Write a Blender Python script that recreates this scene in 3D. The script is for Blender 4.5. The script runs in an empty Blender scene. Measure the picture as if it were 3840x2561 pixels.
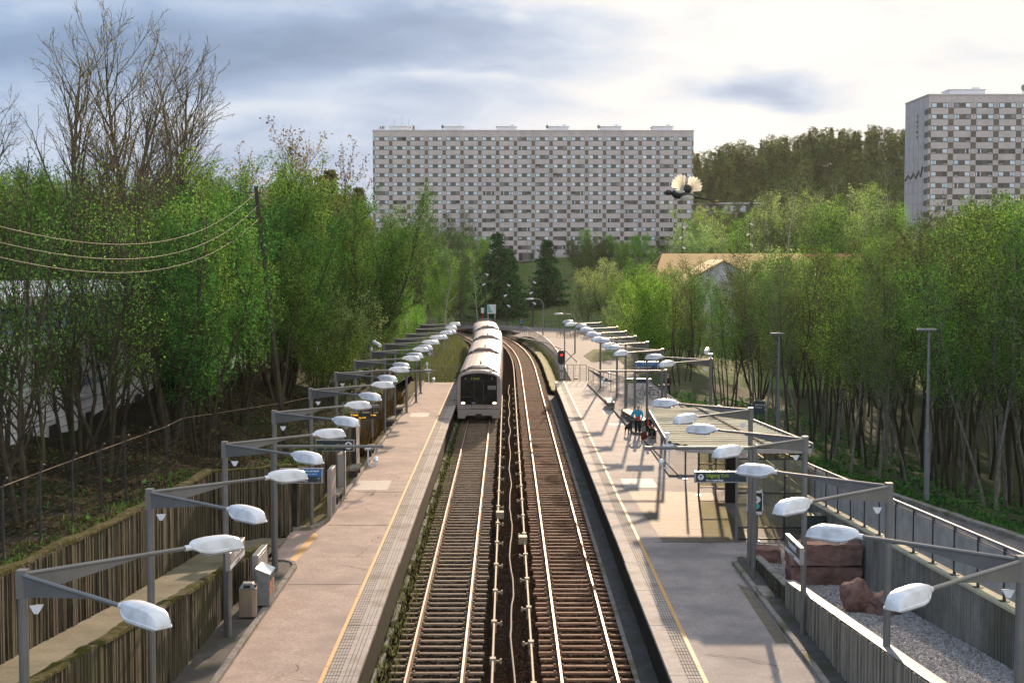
import bpy, bmesh, math, random
import numpy as np
from mathutils import Vector, Matrix
R = math.radians
S = bpy.context.scene
COL = S.collection
# ------------------------------------------------------------------ camera
cam_data = bpy.data.cameras.new('camera'); cam = bpy.data.objects.new('camera', cam_data); COL.objects.link(cam)
S.camera = cam
CAMH = 10.05
PITCH = math.atan(183 / 3265.3); YAW = math.atan(11.5 / 3265.3)
cam.location = (0, 0, CAMH); cam.rotation_euler = (math.pi / 2 - PITCH, 0, -YAW)
cam_data.sensor_width = 36; cam_data.lens = 50; cam_data.clip_start = 0.5; cam_data.clip_end = 5000
S.view_settings.view_transform = 'Standard'; S.view_settings.look = 'None'
S.view_settings.exposure = 1.12; S.view_settings.gamma = 1
# ------------------------------------------------------------------ sky and sun
SUN_AZ = 6.7; SUN_EL = 13.0
W = bpy.data.worlds.new('World'); S.world = W; W.use_nodes = True
def world():
    nt = W.node_tree; n = nt.nodes; l = nt.links; n.clear()
    out = n.new('ShaderNodeOutputWorld'); bg = n.new('ShaderNodeBackground'); bg.inputs[1].default_value = 1.0
    sky = n.new('ShaderNodeTexSky'); sky.sky_type = 'NISHITA'; sky.sun_disc = False
    sky.sun_elevation = R(SUN_EL); sky.sun_rotation = R(SUN_AZ); sky.dust_density = 2.0
    sk = n.new('ShaderNodeVectorMath'); sk.operation = 'SCALE'; sk.inputs['Scale'].default_value = 0.05
    l.new(sky.outputs[0], sk.inputs[0])
    tc = n.new('ShaderNodeTexCoord')
    nrm = n.new('ShaderNodeVectorMath'); nrm.operation = 'NORMALIZE'; l.new(tc.outputs['Generated'], nrm.inputs[0])
    def math_(op, a, b=None, clamp=False):
        m = n.new('ShaderNodeMath'); m.operation = op; m.use_clamp = clamp
        for i, v in enumerate((a, b)):
            if v is None: continue
            if isinstance(v, (int, float)): m.inputs[i].default_value = v
            else: l.new(v, m.inputs[i])
        return m.outputs[0]
    sx = n.new('ShaderNodeSeparateXYZ'); l.new(nrm.outputs[0], sx.inputs[0])
    yy = math_('MAXIMUM', sx.outputs[1], 0.25); u = math_('DIVIDE', sx.outputs[0], yy); v = math_('DIVIDE', sx.outputs[2], yy)
    def noise_(su, sv, det, off, dist=0.0):
        cb = n.new('ShaderNodeCombineXYZ'); l.new(math_('MULTIPLY', u, su), cb.inputs[0]); l.new(math_('MULTIPLY', v, sv), cb.inputs[1]); cb.inputs[2].default_value = off
        z = n.new('ShaderNodeTexNoise'); z.inputs['Scale'].default_value = 1.0; z.inputs['Detail'].default_value = det; z.inputs['Roughness'].default_value = 0.5; z.inputs['Distortion'].default_value = dist
        l.new(cb.outputs[0], z.inputs['Vector']); return z.outputs[0]
    n1 = noise_(9, 22, 6, 3.1); n2 = noise_(7, 24, 6, 9.7); n3 = noise_(14, 46, 8, SKX, .4); n4 = noise_(5, 16, 3, SKZ)
    uw = math_('ADD', u, math_('MULTIPLY', math_('SUBTRACT', n1, .5), .16)); vw = math_('ADD', v, math_('MULTIPLY', math_('SUBTRACT', n2, .5), .055))
    mr0 = n.new('ShaderNodeMapRange'); mr0.interpolation_type = 'SMOOTHSTEP'; mr0.inputs[1].default_value = -.10; mr0.inputs[2].default_value = .13; mr0.inputs[3].default_value = .50; mr0.inputs[4].default_value = 1.0; l.new(uw, mr0.inputs[0])
    f = mr0.outputs[0]
    for bu, bv, su, sv, amp in ((-.13, .148, .19, .019, -.50), (-.33, .150, .10, .030, -.26), (.195, .122, .045, .015, -.72), (-.04, .168, .06, .008, -.25), (-.20, .100, .10, .010, .22), (-.05, .128, .05, .006, .25), (-.16, .07, .10, .015, -.10), (.03, .108, .12, .010, -.18), (-.02, .178, .05, .01, .2)):
        a1 = math_('POWER', math_('ABSOLUTE', math_('DIVIDE', math_('SUBTRACT', uw, bu), su)), 2.0); a2 = math_('POWER', math_('ABSOLUTE', math_('DIVIDE', math_('SUBTRACT', vw, bv), sv)), 2.0)
        f = math_('ADD', f, math_('MULTIPLY', math_('EXPONENT', math_('MULTIPLY', math_('ADD', a1, a2), -1.0)), amp))
    f = math_('ADD', f, math_('ADD', math_('MULTIPLY', math_('SUBTRACT', n3, .5), .6), math_('MULTIPLY', math_('SUBTRACT', n4, .5), .3)))
    sd = n.new('ShaderNodeVectorMath'); sd.operation = 'DOT_PRODUCT'
    a, e = R(SUN_AZ + 5), R(SUN_EL + 3)
    sd.inputs[1].default_value = (math.sin(a) * math.cos(e), math.cos(a) * math.cos(e), math.sin(e)); l.new(nrm.outputs[0], sd.inputs[0])
    cr = n.new('ShaderNodeValToRGB'); el = cr.color_ramp.elements
    el[0].position = 0.0; el[0].color = (0.085, 0.137, 0.222, 1)
    el[1].position = 1.0; el[1].color = (0.435, 0.43, 0.42, 1)
    for p, c in ((0.35, (0.140, 0.200, 0.300, 1)), (0.6, (0.235, 0.288, 0.37, 1)), (0.84, (0.355, 0.372, 0.40, 1))):
        q = el.new(p); q.color = c
    l.new(f, cr.inputs[0])
    # sky opposite the sun is raised, to brighten faces turned towards the camera
    g2 = n.new('ShaderNodeMapRange'); g2.inputs[1].default_value = -1.0; g2.inputs[2].default_value = 1.0
    g2.inputs[3].default_value = 1.7; g2.inputs[4].default_value = 1.0; l.new(sd.outputs['Value'], g2.inputs[0])
    sc = n.new('ShaderNodeVectorMath'); sc.operation = 'SCALE'; l.new(cr.outputs[0], sc.inputs[0]); l.new(g2.outputs[0], sc.inputs['Scale'])
    mx = n.new('ShaderNodeMix'); mx.data_type = 'RGBA'; mx.inputs[0].default_value = 0.975
    l.new(sk.outputs[0], mx.inputs[6]); l.new(sc.outputs[0], mx.inputs[7])
    l.new(mx.outputs[2], bg.inputs[0]); l.new(bg.outputs[0], out.inputs[0])
SKX = 0.55; SKZ = 0.9
world()
sun_data = bpy.data.lights.new('sun', 'SUN'); sun = bpy.data.objects.new('sun', sun_data); COL.objects.link(sun)
sun_data.energy = 3.1; sun_data.angle = R(0.5); sun_data.color = (1.0, 0.74, 0.51)
_a, _e = R(SUN_AZ), R(SUN_EL)
sun.rotation_euler = Vector((math.sin(_a) * math.cos(_e), math.cos(_a) * math.cos(_e), math.sin(_e))).to_track_quat('Z', 'Y').to_euler()

# ------------------------------------------------------------------ materials
def mat(name, c1, c2=None, scale=3.0, rough=0.8, bump=0.0, bscale=None, metal=0.0, stretch=(1, 1, 1), emit=0, detail=6, spec=0.5, lo=0.35, hi=0.65, c3=None, s3=0.6, rnd=0.0, fine=0.0):
    m = bpy.data.materials.new(name); m.use_nodes = True; nt = m.node_tree; n = nt.nodes; l = nt.links
    b = n['Principled BSDF']; b.inputs['Roughness'].default_value = rough; b.inputs['Metallic'].default_value = metal
    if spec == .5 and rough >= .8: spec = .06
    b.inputs['Specular IOR Level'].default_value = spec
    tc = n.new('ShaderNodeTexCoord'); mp = n.new('ShaderNodeMapping'); mp.inputs['Scale'].default_value = stretch
    l.new(tc.outputs['Object'], mp.inputs[0])
    if c2 is None: c2 = tuple(x * 0.82 for x in c1)
    nz = n.new('ShaderNodeTexNoise'); nz.inputs['Scale'].default_value = scale; nz.inputs['Detail'].default_value = detail; nz.inputs['Roughness'].default_value = 0.65
    l.new(mp.outputs[0], nz.inputs['Vector'])
    cr = n.new('ShaderNodeValToRGB'); cr.color_ramp.elements[0].position = lo; cr.color_ramp.elements[1].position = hi
    cr.color_ramp.elements[0].color = (*c1, 1); cr.color_ramp.elements[1].color = (*c2, 1); l.new(nz.outputs[0], cr.inputs[0])
    colr = cr.outputs[0]
    if fine:
        nf = n.new('ShaderNodeTexNoise'); nf.inputs['Scale'].default_value = 11; nf.inputs['Detail'].default_value = 8; nf.inputs['Roughness'].default_value = .8; l.new(tc.outputs['Object'], nf.inputs['Vector'])
        rf = n.new('ShaderNodeMapRange'); rf.inputs[1].default_value = .3; rf.inputs[2].default_value = .7; rf.inputs[3].default_value = 1 - fine; rf.inputs[4].default_value = 1 + fine; l.new(nf.outputs[0], rf.inputs[0])
        hf = n.new('ShaderNodeVectorMath'); hf.operation = 'SCALE'; l.new(colr, hf.inputs[0]); l.new(rf.outputs[0], hf.inputs['Scale']); colr = hf.outputs[0]
    if c3:
        n3 = n.new('ShaderNodeTexNoise'); n3.inputs['Scale'].default_value = s3; n3.inputs['Detail'].default_value = 5; l.new(tc.outputs['Object'], n3.inputs['Vector'])
        r3 = n.new('ShaderNodeMapRange'); r3.inputs[1].default_value = 0.5; r3.inputs[2].default_value = 0.68; l.new(n3.outputs[0], r3.inputs[0])
        mx = n.new('ShaderNodeMix'); mx.data_type = 'RGBA'; l.new(r3.outputs[0], mx.inputs[0]); l.new(colr, mx.inputs[6]); mx.inputs[7].default_value = (*c3, 1); colr = mx.outputs[2]
    if rnd:
        oi = n.new('ShaderNodeObjectInfo'); hs = n.new('ShaderNodeHueSaturation'); mr = n.new('ShaderNodeMapRange')
        mr.inputs[3].default_value = 1 - rnd; mr.inputs[4].default_value = 1 + rnd; l.new(oi.outputs['Random'], mr.inputs[0]); l.new(mr.outputs[0], hs.inputs['Value']); l.new(colr, hs.inputs['Color']); colr = hs.outputs[0]
    l.new(colr, b.inputs['Base Color'])
    if bump:
        nb = n.new('ShaderNodeTexNoise'); nb.inputs['Scale'].default_value = bscale or scale * 4; nb.inputs['Detail'].default_value = 4; l.new(mp.outputs[0], nb.inputs['Vector'])
        bp = n.new('ShaderNodeBump'); bp.inputs['Strength'].default_value = bump; bp.inputs['Distance'].default_value = 0.03
        l.new(nb.outputs[0], bp.inputs['Height']); l.new(bp.outputs[0], b.inputs['Normal'])
    if emit:
        b.inputs['Emission Color'].default_value = (*c1, 1); b.inputs['Emission Strength'].default_value = emit
    return m
def leaf_mat(name, c1, c2, tr=0.45, rnd=0.25, huer=0.02):
    m = bpy.data.materials.new(name); m.use_nodes = True; nt = m.node_tree; n = nt.nodes; l = nt.links; n.clear()
    out = n.new('ShaderNodeOutputMaterial'); d = n.new('ShaderNodeBsdfDiffuse'); t = n.new('ShaderNodeBsdfTranslucent'); mx = n.new('ShaderNodeMixShader'); mx.inputs[0].default_value = tr
    tc = n.new('ShaderNodeTexCoord'); nz = n.new('ShaderNodeTexNoise'); nz.inputs['Scale'].default_value = 0.9; nz.inputs['Detail'].default_value = 6; nz.inputs['Roughness'].default_value = 0.85
    l.new(tc.outputs['Object'], nz.inputs['Vector'])
    cr = n.new('ShaderNodeValToRGB'); cr.color_ramp.elements[0].position = 0.38; cr.color_ramp.elements[1].position = 0.62
    cr.color_ramp.elements[0].color = (*[a * .62 for a in c1], 1); cr.color_ramp.elements[1].color = (*[a * 1.35 for a in c2], 1); q3 = cr.color_ramp.elements.new(0.5); q3.color = (*[(a + b_) / 2 for a, b_ in zip(c1, c2)], 1)
    ge = n.new('ShaderNodeNewGeometry'); ra = n.new('ShaderNodeMath'); ra.operation = 'MULTIPLY_ADD'; ra.inputs[1].default_value = .34; ra.inputs[2].default_value = -.17; l.new(ge.outputs['Random Per Island'], ra.inputs[0])
    ad = n.new('ShaderNodeMath'); l.new(nz.outputs[0], ad.inputs[0]); l.new(ra.outputs[0], ad.inputs[1]); l.new(ad.outputs[0], cr.inputs[0])
    oi = n.new('ShaderNodeObjectInfo'); hs = n.new('ShaderNodeHueSaturation'); mr = n.new('ShaderNodeMapRange'); mr.inputs[3].default_value = 1 - rnd; mr.inputs[4].default_value = 1 + rnd
    mh = n.new('ShaderNodeMapRange'); mh.inputs[3].default_value = 0.5 - huer; mh.inputs[4].default_value = 0.5 + huer
    mu = n.new('ShaderNodeMath'); mu.operation = 'FRACT'; mm = n.new('ShaderNodeMath'); mm.operation = 'MULTIPLY'; mm.inputs[1].default_value = 7.31
    l.new(oi.outputs['Random'], mm.inputs[0]); l.new(mm.outputs[0], mu.inputs[0]); l.new(mu.outputs[0], mh.inputs[0]); l.new(mh.outputs[0], hs.inputs['Hue'])
    l.new(oi.outputs['Random'], mr.inputs[0]); l.new(mr.outputs[0], hs.inputs['Value']); l.new(cr.outputs[0], hs.inputs['Color'])
    l.new(hs.outputs[0], d.inputs[0]); l.new(hs.outputs[0], t.inputs[0]); l.new(d.outputs[0], mx.inputs[1]); l.new(t.outputs[0], mx.inputs[2]); l.new(mx.outputs[0], out.inputs[0])
    return m
def glass_mat(name, tint=(0.8, 0.85, 0.8), alpha=0.35, rough=0.05):
    m = bpy.data.materials.new(name); m.use_nodes = True; nt = m.node_tree; n = nt.nodes; l = nt.links; n.clear()
    out = n.new('ShaderNodeOutputMaterial'); t = n.new('ShaderNodeBsdfTransparent'); t.inputs[0].default_value = (*tint, 1)
    g = n.new('ShaderNodeBsdfPrincipled'); g.inputs['Base Color'].default_value = (*tint, 1); g.inputs['Roughness'].default_value = rough
    tc = n.new('ShaderNodeTexCoord'); nz = n.new('ShaderNodeTexNoise'); nz.inputs['Scale'].default_value = 2.0; l.new(tc.outputs['Object'], nz.inputs['Vector'])
    mr = n.new('ShaderNodeMapRange'); mr.inputs[3].default_value = alpha * 0.5; mr.inputs[4].default_value = alpha * 1.5; l.new(nz.outputs[0], mr.inputs[0])
    mx = n.new('ShaderNodeMixShader'); l.new(mr.outputs[0], mx.inputs[0]); l.new(t.outputs[0], mx.inputs[1]); l.new(g.outputs[0], mx.inputs[2]); l.new(mx.outputs[0], out.inputs[0])
    return m
M = {}
M['asphalt_pink'] = mat('worn pinkish asphalt', (0.3655, 0.2686, 0.2243), (0.4822, 0.3630, 0.3012), 1.2, 0.85, 0.35, 60, c3=(0.3112, 0.2396, 0.2051), s3=0.35, spec=0.12, fine=0.42)
M['asphalt_grey'] = mat('worn grey asphalt', (0.2703, 0.2351, 0.2211), (0.3534, 0.3086, 0.2858), 1.1, 0.8, 0.35, 60, c3=(0.2009, 0.1814, 0.1760), s3=0.4, spec=0.12, fine=0.38)
M['asphalt_patch'] = mat('older asphalt patch', (0.1247, 0.1020, 0.0774), (0.1979, 0.1654, 0.1258), 2.5, 0.7, 0.5, 40, spec=0.12, fine=0.35)
M['asphalt_dark'] = mat('dark asphalt', (0.07, 0.066, 0.064), (0.11, 0.10, 0.095), 2, 0.85, 0.3, 50, c3=(0.06, 0.065, 0.04), s3=0.8, spec=0.12, fine=0.3)
M['asphalt_path'] = mat('path asphalt', (0.1200, 0.1120, 0.1120), (0.1680, 0.1560, 0.1520), 1.3, 0.85, 0.3, 50, spec=0.12, fine=0.38)
M['asphalt_ramp'] = mat('ramp asphalt with moss film', (0.17, 0.155, 0.11), (0.24, 0.215, 0.15), 0.8, 0.9, 0.3, 50, c3=(0.12, 0.12, 0.075), s3=0.5, spec=0.12, fine=0.3)
M['edge_slab'] = mat('platform edge concrete', (0.3523, 0.3072, 0.2739), (0.4501, 0.3910, 0.3446), 3, 0.8, 0.3, 50, c3=(0.2642, 0.2188, 0.1855), s3=0.7, spec=0.12, fine=0.22)
M['tactile'] = mat('tactile paving', (0.2565, 0.2232, 0.1900), (0.3610, 0.3230, 0.2850), 4, 0.8, 0.3, 50, spec=0.12)
M['groove'] = mat('dirty grooves', (0.08, 0.07, 0.06), None, 4, 0.9)
M['yellow_line'] = mat('worn yellow paint', (0.62, 0.33, 0.09), (0.50, 0.30, 0.13), 8, 0.7, lo=0.4, hi=0.7)
M['kerb'] = mat('granite kerb', (0.30, 0.27, 0.25), (0.20, 0.18, 0.16), 6, 0.85, 0.4, 40, c3=(0.13, 0.125, 0.06), s3=1.4, spec=0.12, fine=0.35)
M['concrete'] = mat('weathered concrete', (0.27, 0.26, 0.23), (0.17, 0.165, 0.145), 2.2, 0.9, 0.3, 25, stretch=(1.5, 1.5, 0.35), c3=(0.12, 0.115, 0.09), s3=0.5, spec=0.12, fine=0.2)
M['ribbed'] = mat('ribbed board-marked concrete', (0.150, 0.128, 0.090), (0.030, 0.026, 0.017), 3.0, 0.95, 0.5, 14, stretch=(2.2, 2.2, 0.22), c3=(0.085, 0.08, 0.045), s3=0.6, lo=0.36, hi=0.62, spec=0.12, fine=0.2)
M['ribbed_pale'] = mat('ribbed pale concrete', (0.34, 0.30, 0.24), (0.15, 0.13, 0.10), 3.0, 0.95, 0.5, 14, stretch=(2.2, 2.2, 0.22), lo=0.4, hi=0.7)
M['recess_shade'] = mat('board marked concrete with recess shade in the colour', (0.0420, 0.0396, 0.0300), (0.0180, 0.0180, 0.0144), 3, 0.95, 0.3, 14)  # concrete darkened to paint shade between the ribs and under the slabs
M['moss'] = mat('moss on coping', (0.0525, 0.0495, 0.0090), (0.1125, 0.0938, 0.0600), 5, 1.0, 0.8, 30, lo=0.5, hi=0.62)
M['moss_strip'] = mat('mossy verge', (0.10, 0.10, 0.02), (0.13, 0.095, 0.065), 1.6, 1.0, 0.8, 30, lo=0.42, hi=0.58)
M['ballast'] = mat('dark brown ballast', (0.0090, 0.0066, 0.0048), (0.0270, 0.0192, 0.0144), 9, 0.95, 1.0, 22, c3=(0.0270, 0.0135, 0.0075), s3=0.25, spec=0.0, fine=0.5)
M['stone'] = mat('ballast stone', (0.0340, 0.0255, 0.0187), (0.1020, 0.0765, 0.0595), 5, 0.8, lo=0.45, hi=0.6, spec=0.0)
M['stone_rust'] = mat('rusty ballast stone', (0.0595, 0.0289, 0.0153), (0.1275, 0.0680, 0.0408), 5, 0.8, lo=0.45, hi=0.6, spec=0.0)
M['sleeper'] = mat('timber sleeper', (0.3375, 0.2500, 0.1812), (0.2000, 0.1438, 0.1000), 4, 0.8, 0.6, 20, stretch=(0.6, 4, 4), spec=0.12, fine=0.3)
M['sleeper_rust'] = mat('rust stained sleeper', (0.3720, 0.2160, 0.1380), (0.2160, 0.1140, 0.0660), 4, 0.8, 0.6, 20, stretch=(0.6, 4, 4), spec=0.12, fine=0.3)
M['rail_side'] = mat('rusty rail', (0.16, 0.07, 0.035), (0.09, 0.045, 0.03), 8, 0.8)
M['rail_top'] = mat('polished rail head', (0.36, 0.25, 0.19), None, 3, 0.5, metal=.6, stretch=(1, .1, 1))
M['third_rail'] = mat('pale conductor cover', (0.3570, 0.2836, 0.1873), (0.2713, 0.2111, 0.1292), 3, 0.7, stretch=(1, .5, 1))
M['cable'] = mat('pale cable', (0.45, 0.37, 0.29), None, 5, 0.8)
M['grey_steel'] = mat('painted grey steel', (0.15, 0.15, 0.145), (0.19, 0.188, 0.18), 2, 0.45, 0.05, 60, metal=0.25)
M['galv'] = mat('galvanised steel', (0.2380, 0.2465, 0.2465), (0.1700, 0.1742, 0.1785), 6, 0.6, metal=0.35)
M['dark_steel'] = mat('dark steel', (0.045, 0.045, 0.045), None, 4, 0.6, metal=0.3)
M['white_plastic'] = mat('white enamel', (0.72, 0.74, 0.78), (0.64, 0.66, 0.70), 2.5, 0.38, c3=(0.55, 0.56, 0.56), s3=5)
M['lens'] = mat('lamp lens', (0.55, 0.58, 0.6), None, 2, 0.15)
M['sign_black'] = mat('sign black green', (0.018, 0.035, 0.045), (0.022, 0.04, 0.05), 2, 0.35)
M['sign_blue'] = mat('sign blue', (0.015, 0.13, 0.36), (0.02, 0.15, 0.4), 2, 0.35)
M['sign_frame'] = mat('sign aluminium frame', (0.45, 0.44, 0.44), None, 3, 0.35, metal=0.6)
M['txt_green'] = mat('yellow green lettering', (0.36, 0.5, 0.03), None, 3, 0.5)
M['txt_white'] = mat('white lettering', (0.78, 0.80, 0.82), None, 3, 0.5)
M['txt_amber'] = mat('amber diodes', (1.0, 0.5, 0.02), (1.0, 0.5, 0.02), 3, 0.5, emit=0.9)
M['txt_lime'] = mat('lime diodes', (0.35, 0.42, 0.04), (0.35, 0.42, 0.04), 3, 0.5, emit=0.12)
M['black'] = mat('black', (0.012, 0.013, 0.013), (0.02, 0.02, 0.02), 4, 0.5)
M['rock'] = mat('red granite', (0.27, 0.16, 0.135), (0.17, 0.10, 0.085), 4, 0.95, 1.0, 9, c3=(0.13, 0.085, 0.07), s3=1.5)
M['gravel'] = mat('pale gravel bed', (0.36, 0.34, 0.33), (0.12, 0.11, 0.105), 22, 0.95, 1.0, 30, lo=0.35, hi=0.6, spec=0.12, fine=0.4)
M['pebble'] = mat('pale pebble', (0.46, 0.44, 0.43), (0.22, 0.2, 0.19), 9, 0.8, lo=0.4, hi=0.6, spec=0.12)
M['bark'] = mat('dark bark', (0.075, 0.062, 0.045), (0.035, 0.03, 0.022), 5, 0.95, 0.5, 14, stretch=(2, 2, 0.6), c3=(0.06, 0.07, 0.025), s3=0.8, rnd=0.25, spec=0.12)
M['bark_pale'] = mat('pale alder bark', (0.24, 0.22, 0.18), (0.09, 0.085, 0.065), 4, 0.95, 0.5, 14, stretch=(2, 2, 0.7), rnd=0.4, spec=0.12)
M['bark_birch'] = mat('birch bark', (0.42, 0.38, 0.32), (0.10, 0.09, 0.075), 5, 0.9, stretch=(1, 1, 3), lo=0.5, hi=0.62)
M['bark_bare'] = mat('olive bark of bare trees', (0.15, 0.125, 0.075), (0.07, 0.06, 0.04), 3, 0.95)
M['leaf_green'] = leaf_mat('fresh green leaves', (0.0815, 0.1819, 0.0323), (0.1627, 0.2843, 0.0514))
M['leaf_deep'] = leaf_mat('deep green leaves', (0.0380, 0.1138, 0.0235), (0.0922, 0.2048, 0.0441))
M['leaf_olive'] = leaf_mat('olive budding leaves', (0.0593, 0.1023, 0.0249), (0.1046, 0.1488, 0.0448))
M['leaf_brown'] = leaf_mat('brownish budding leaves', (0.0976, 0.1069, 0.0398), (0.1325, 0.1581, 0.0597))
M['leaf_pale'] = leaf_mat('pale spring leaves', (0.2153, 0.3283, 0.1008), (0.3769, 0.4774, 0.1678), 0.5)
M['leaf_lime'] = leaf_mat('lime spring leaves', (0.1520, 0.3241, 0.0319), (0.2571, 0.4650, 0.0634), 0.5)
M['bud'] = leaf_mat('tan buds', (0.24, 0.18, 0.08), (0.32, 0.27, 0.12), 0.4)
M['needle'] = leaf_mat('spruce needles', (0.0129, 0.0579, 0.0155), (0.0323, 0.1075, 0.0259), 0.15, 0.3)
M['pine'] = leaf_mat('pine needles', (0.0660, 0.1080, 0.0240), (0.1500, 0.1800, 0.0480), 0.4, 0.4, .03)
M['dry_twig'] = leaf_mat('dry brown twigs', (0.06, 0.035, 0.015), (0.11, 0.07, 0.03), 0.3)
M['litter'] = mat('leaf litter soil', (0.0330, 0.0252, 0.0156), (0.0150, 0.0156, 0.0078), 2.5, 1.0, 1.0, 20, c3=(0.0180, 0.0330, 0.0072), s3=0.22, spec=0.12, fine=0.5)
M['litter_leaf'] = leaf_mat('dead leaves', (0.0660, 0.0450, 0.0240), (0.1020, 0.0720, 0.0420), 0.2)
M['grass'] = mat('spring grass', (0.055, 0.10, 0.02), (0.10, 0.13, 0.04), 0.25, 1.0, 0.5, 8, c3=(0.12, 0.12, 0.05), s3=0.05, spec=0.12, fine=0.4)
M['forest_floor'] = mat('forest floor', (0.03, 0.05, 0.015), (0.05, 0.055, 0.025), 0.1, 1.0, 0.5, 2, spec=0.12)
M['facade'] = mat('pale facade panels', (0.5824, 0.4984, 0.4760), (0.5040, 0.4368, 0.4144), 0.6, 0.9, 0.1, 8, c3=(0.4480, 0.3920, 0.3696), s3=0.15, fine=.12)
M['facade_dark'] = mat('dark facade panels', (0.145, 0.125, 0.105), (0.175, 0.15, 0.125), 0.8, 0.9)
M['win_frame'] = mat('window frame grey', (0.06, 0.06, 0.062), None, 2, 0.6)
for k, c, r_ in (('pane_painted_sky', (0.66, 0.76, 0.82), 0.12), ('pane_painted_blue_sky', (0.40, 0.54, 0.62), 0.1), ('pane_white', (0.85, 0.88, 0.9), 0.3), ('pane_dark', (0.018, 0.022, 0.014), 0.15), ('pane_mid', (0.22, 0.23, 0.23), 0.2)):  # sky and blue panes carry the sky's reflection in their base colour
    M[k] = mat(k.replace('_', ' '), c, tuple(x * 0.75 for x in c), 1.3, r_, detail=2)
M['roof_white'] = mat('roof hut white', (0.8, 0.8, 0.8), (0.7, 0.7, 0.7), 1, 0.8)
M['siding'] = mat('white weatherboard', (0.8775, 0.8775, 0.9126), (0.6669, 0.6669, 0.7020), 1.2, 0.8)
M['blue_band'] = mat('blue grey fascia', (0.16, 0.24, 0.40), (0.2, 0.28, 0.43), 1, 0.6)
M['roof_tile'] = mat('orange roof tiles', (0.42, 0.20, 0.10), (0.34, 0.16, 0.09), 3, 0.85)
M['roof_tan'] = mat('tan roof', (0.80, 0.50, 0.23), (0.68, 0.44, 0.20), 0.6, 0.8)
M['blue_paint'] = mat('blue letters', (0.02, 0.14, 0.45), None, 3, 0.6)
M['train_white'] = mat('train white shell', (0.3828, 0.3216, 0.3024), (0.3369, 0.2833, 0.2641), 1.2, 0.5, stretch=(3, 0.4, 1), c3=(0.2986, 0.2526, 0.2297), s3=0.9, spec=.25)
M['train_glass'] = mat('train windscreen', (0.006, 0.008, 0.008), (0.016, 0.018, 0.017), 1.5, 0.15, spec=0.05)
M['train_dark'] = mat('train underframe', (0.02, 0.018, 0.016), (0.04, 0.035, 0.03), 4, 0.8)
M['headlight'] = mat('lit headlight', (1.0, 0.80, 0.52), (1.0, 0.80, 0.52), 3, 0.3, emit=1.6)
M['red_light'] = mat('lit red signal', (1.0, 0.02, 0.01), (1.0, 0.02, 0.01), 3, 0.3, emit=2.0)
M['roof_poly'] = mat('corrugated polycarbonate', (0.8600, 0.7315, 0.4675), (0.7400, 0.6270, 0.3910), 1.4, 0.6, 0.0, c3=(0.5800, 0.4940, 0.3060), s3=0.7, stretch=(.15, 3, 1), spec=.2)
M['glass'] = glass_mat('dusty shelter glass', (0.74, 0.74, 0.62), 0.13, 0.1)
M['glass_dark'] = glass_mat('balustrade glass', (0.50, 0.52, 0.52), 0.55, 0.25)
M['tree_bin'] = mat('bare steel bin', (0.40, 0.33, 0.25), (0.3, 0.26, 0.21), 3, 0.35, metal=0.6, stretch=(1, 1, .4))
M['orange'] = mat('orange sticker', (0.75, 0.18, 0.04), None, 3, 0.6)
M['teal'] = mat('teal print', (0.10, 0.42, 0.42), None, 3, 0.6)
M['coat_blue'] = mat('blue jacket', (0.01, 0.25, 0.42), (0.01, 0.33, 0.50), 8, 0.7)
M['coat_red'] = mat('red fabric', (0.55, 0.07, 0.03), None, 8, 0.8)
M['cloth_black'] = mat('black clothing', (0.02, 0.018, 0.018), (0.035, 0.03, 0.03), 8, 0.9)
M['skin'] = mat('skin', (0.52, 0.33, 0.24), (0.46, 0.28, 0.2), 8, 0.6)
M['hair_white'] = mat('white hair', (0.65, 0.62, 0.58), None, 20, 0.8)
M['hair_dark'] = mat('greying hair', (0.20, 0.16, 0.12), None, 20, 0.8)
M['fur'] = mat('black fur', (0.015, 0.014, 0.013), (0.03, 0.028, 0.025), 12, 0.8)
M['feather_black'] = mat('black feathers', (0.022, 0.020, 0.018), None, 12, 0.5)
M['feather_white'] = leaf_mat('white feathers', (0.80, 0.78, 0.70), (0.72, 0.70, 0.64), 0.75, 0.01, 0.0)
M['bench'] = mat('pale bench slats', (0.42, 0.38, 0.34), (0.33, 0.30, 0.27), 4, 0.75)
M['white_wall'] = mat('white rendered wall', (0.6, 0.58, 0.6), (0.5, 0.49, 0.52), 0.8, 0.8)
M['signal_white'] = mat('white plate', (0.6, 0.6, 0.6), None, 3, 0.7)

# ------------------------------------------------------------------ helpers
def raw_mesh(name, V, F, k):
    """numpy verts (n,3), faces (m,k)"""
    me = bpy.data.meshes.new(name); V = np.asarray(V, dtype=np.float32); F = np.asarray(F, dtype=np.int32)
    me.vertices.add(len(V)); me.vertices.foreach_set('co', V.ravel())
    me.loops.add(F.size); me.loops.foreach_set('vertex_index', F.ravel())
    me.polygons.add(len(F)); me.polygons.foreach_set('loop_start', np.arange(0, F.size, k, dtype=np.int32))
    me.update(calc_edges=True); return me
def link(name, me, m=None, parent=None):
    o = bpy.data.objects.new(name, me); COL.objects.link(o)
    if m is not None:
        me.materials.clear()
        for q in (m if isinstance(m, (list, tuple)) else [m]): me.materials.append(M[q] if isinstance(q, str) else q)
    if parent is not None: o.parent = parent
    return o
def tag(o, label=None, cat=None, group=None, kind=None):
    if label: o['label'] = label
    if cat: o['category'] = cat
    if group: o['group'] = group
    if kind: o['kind'] = kind
    return o
def thing(name, label, cat, loc=(0, 0, 0), rz=0, group=None):
    o = bpy.data.objects.new(name, None); COL.objects.link(o); o.location = loc; o.rotation_euler = (0, 0, rz); o.empty_display_size = 0.2
    return tag(o, label, cat, group)
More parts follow.
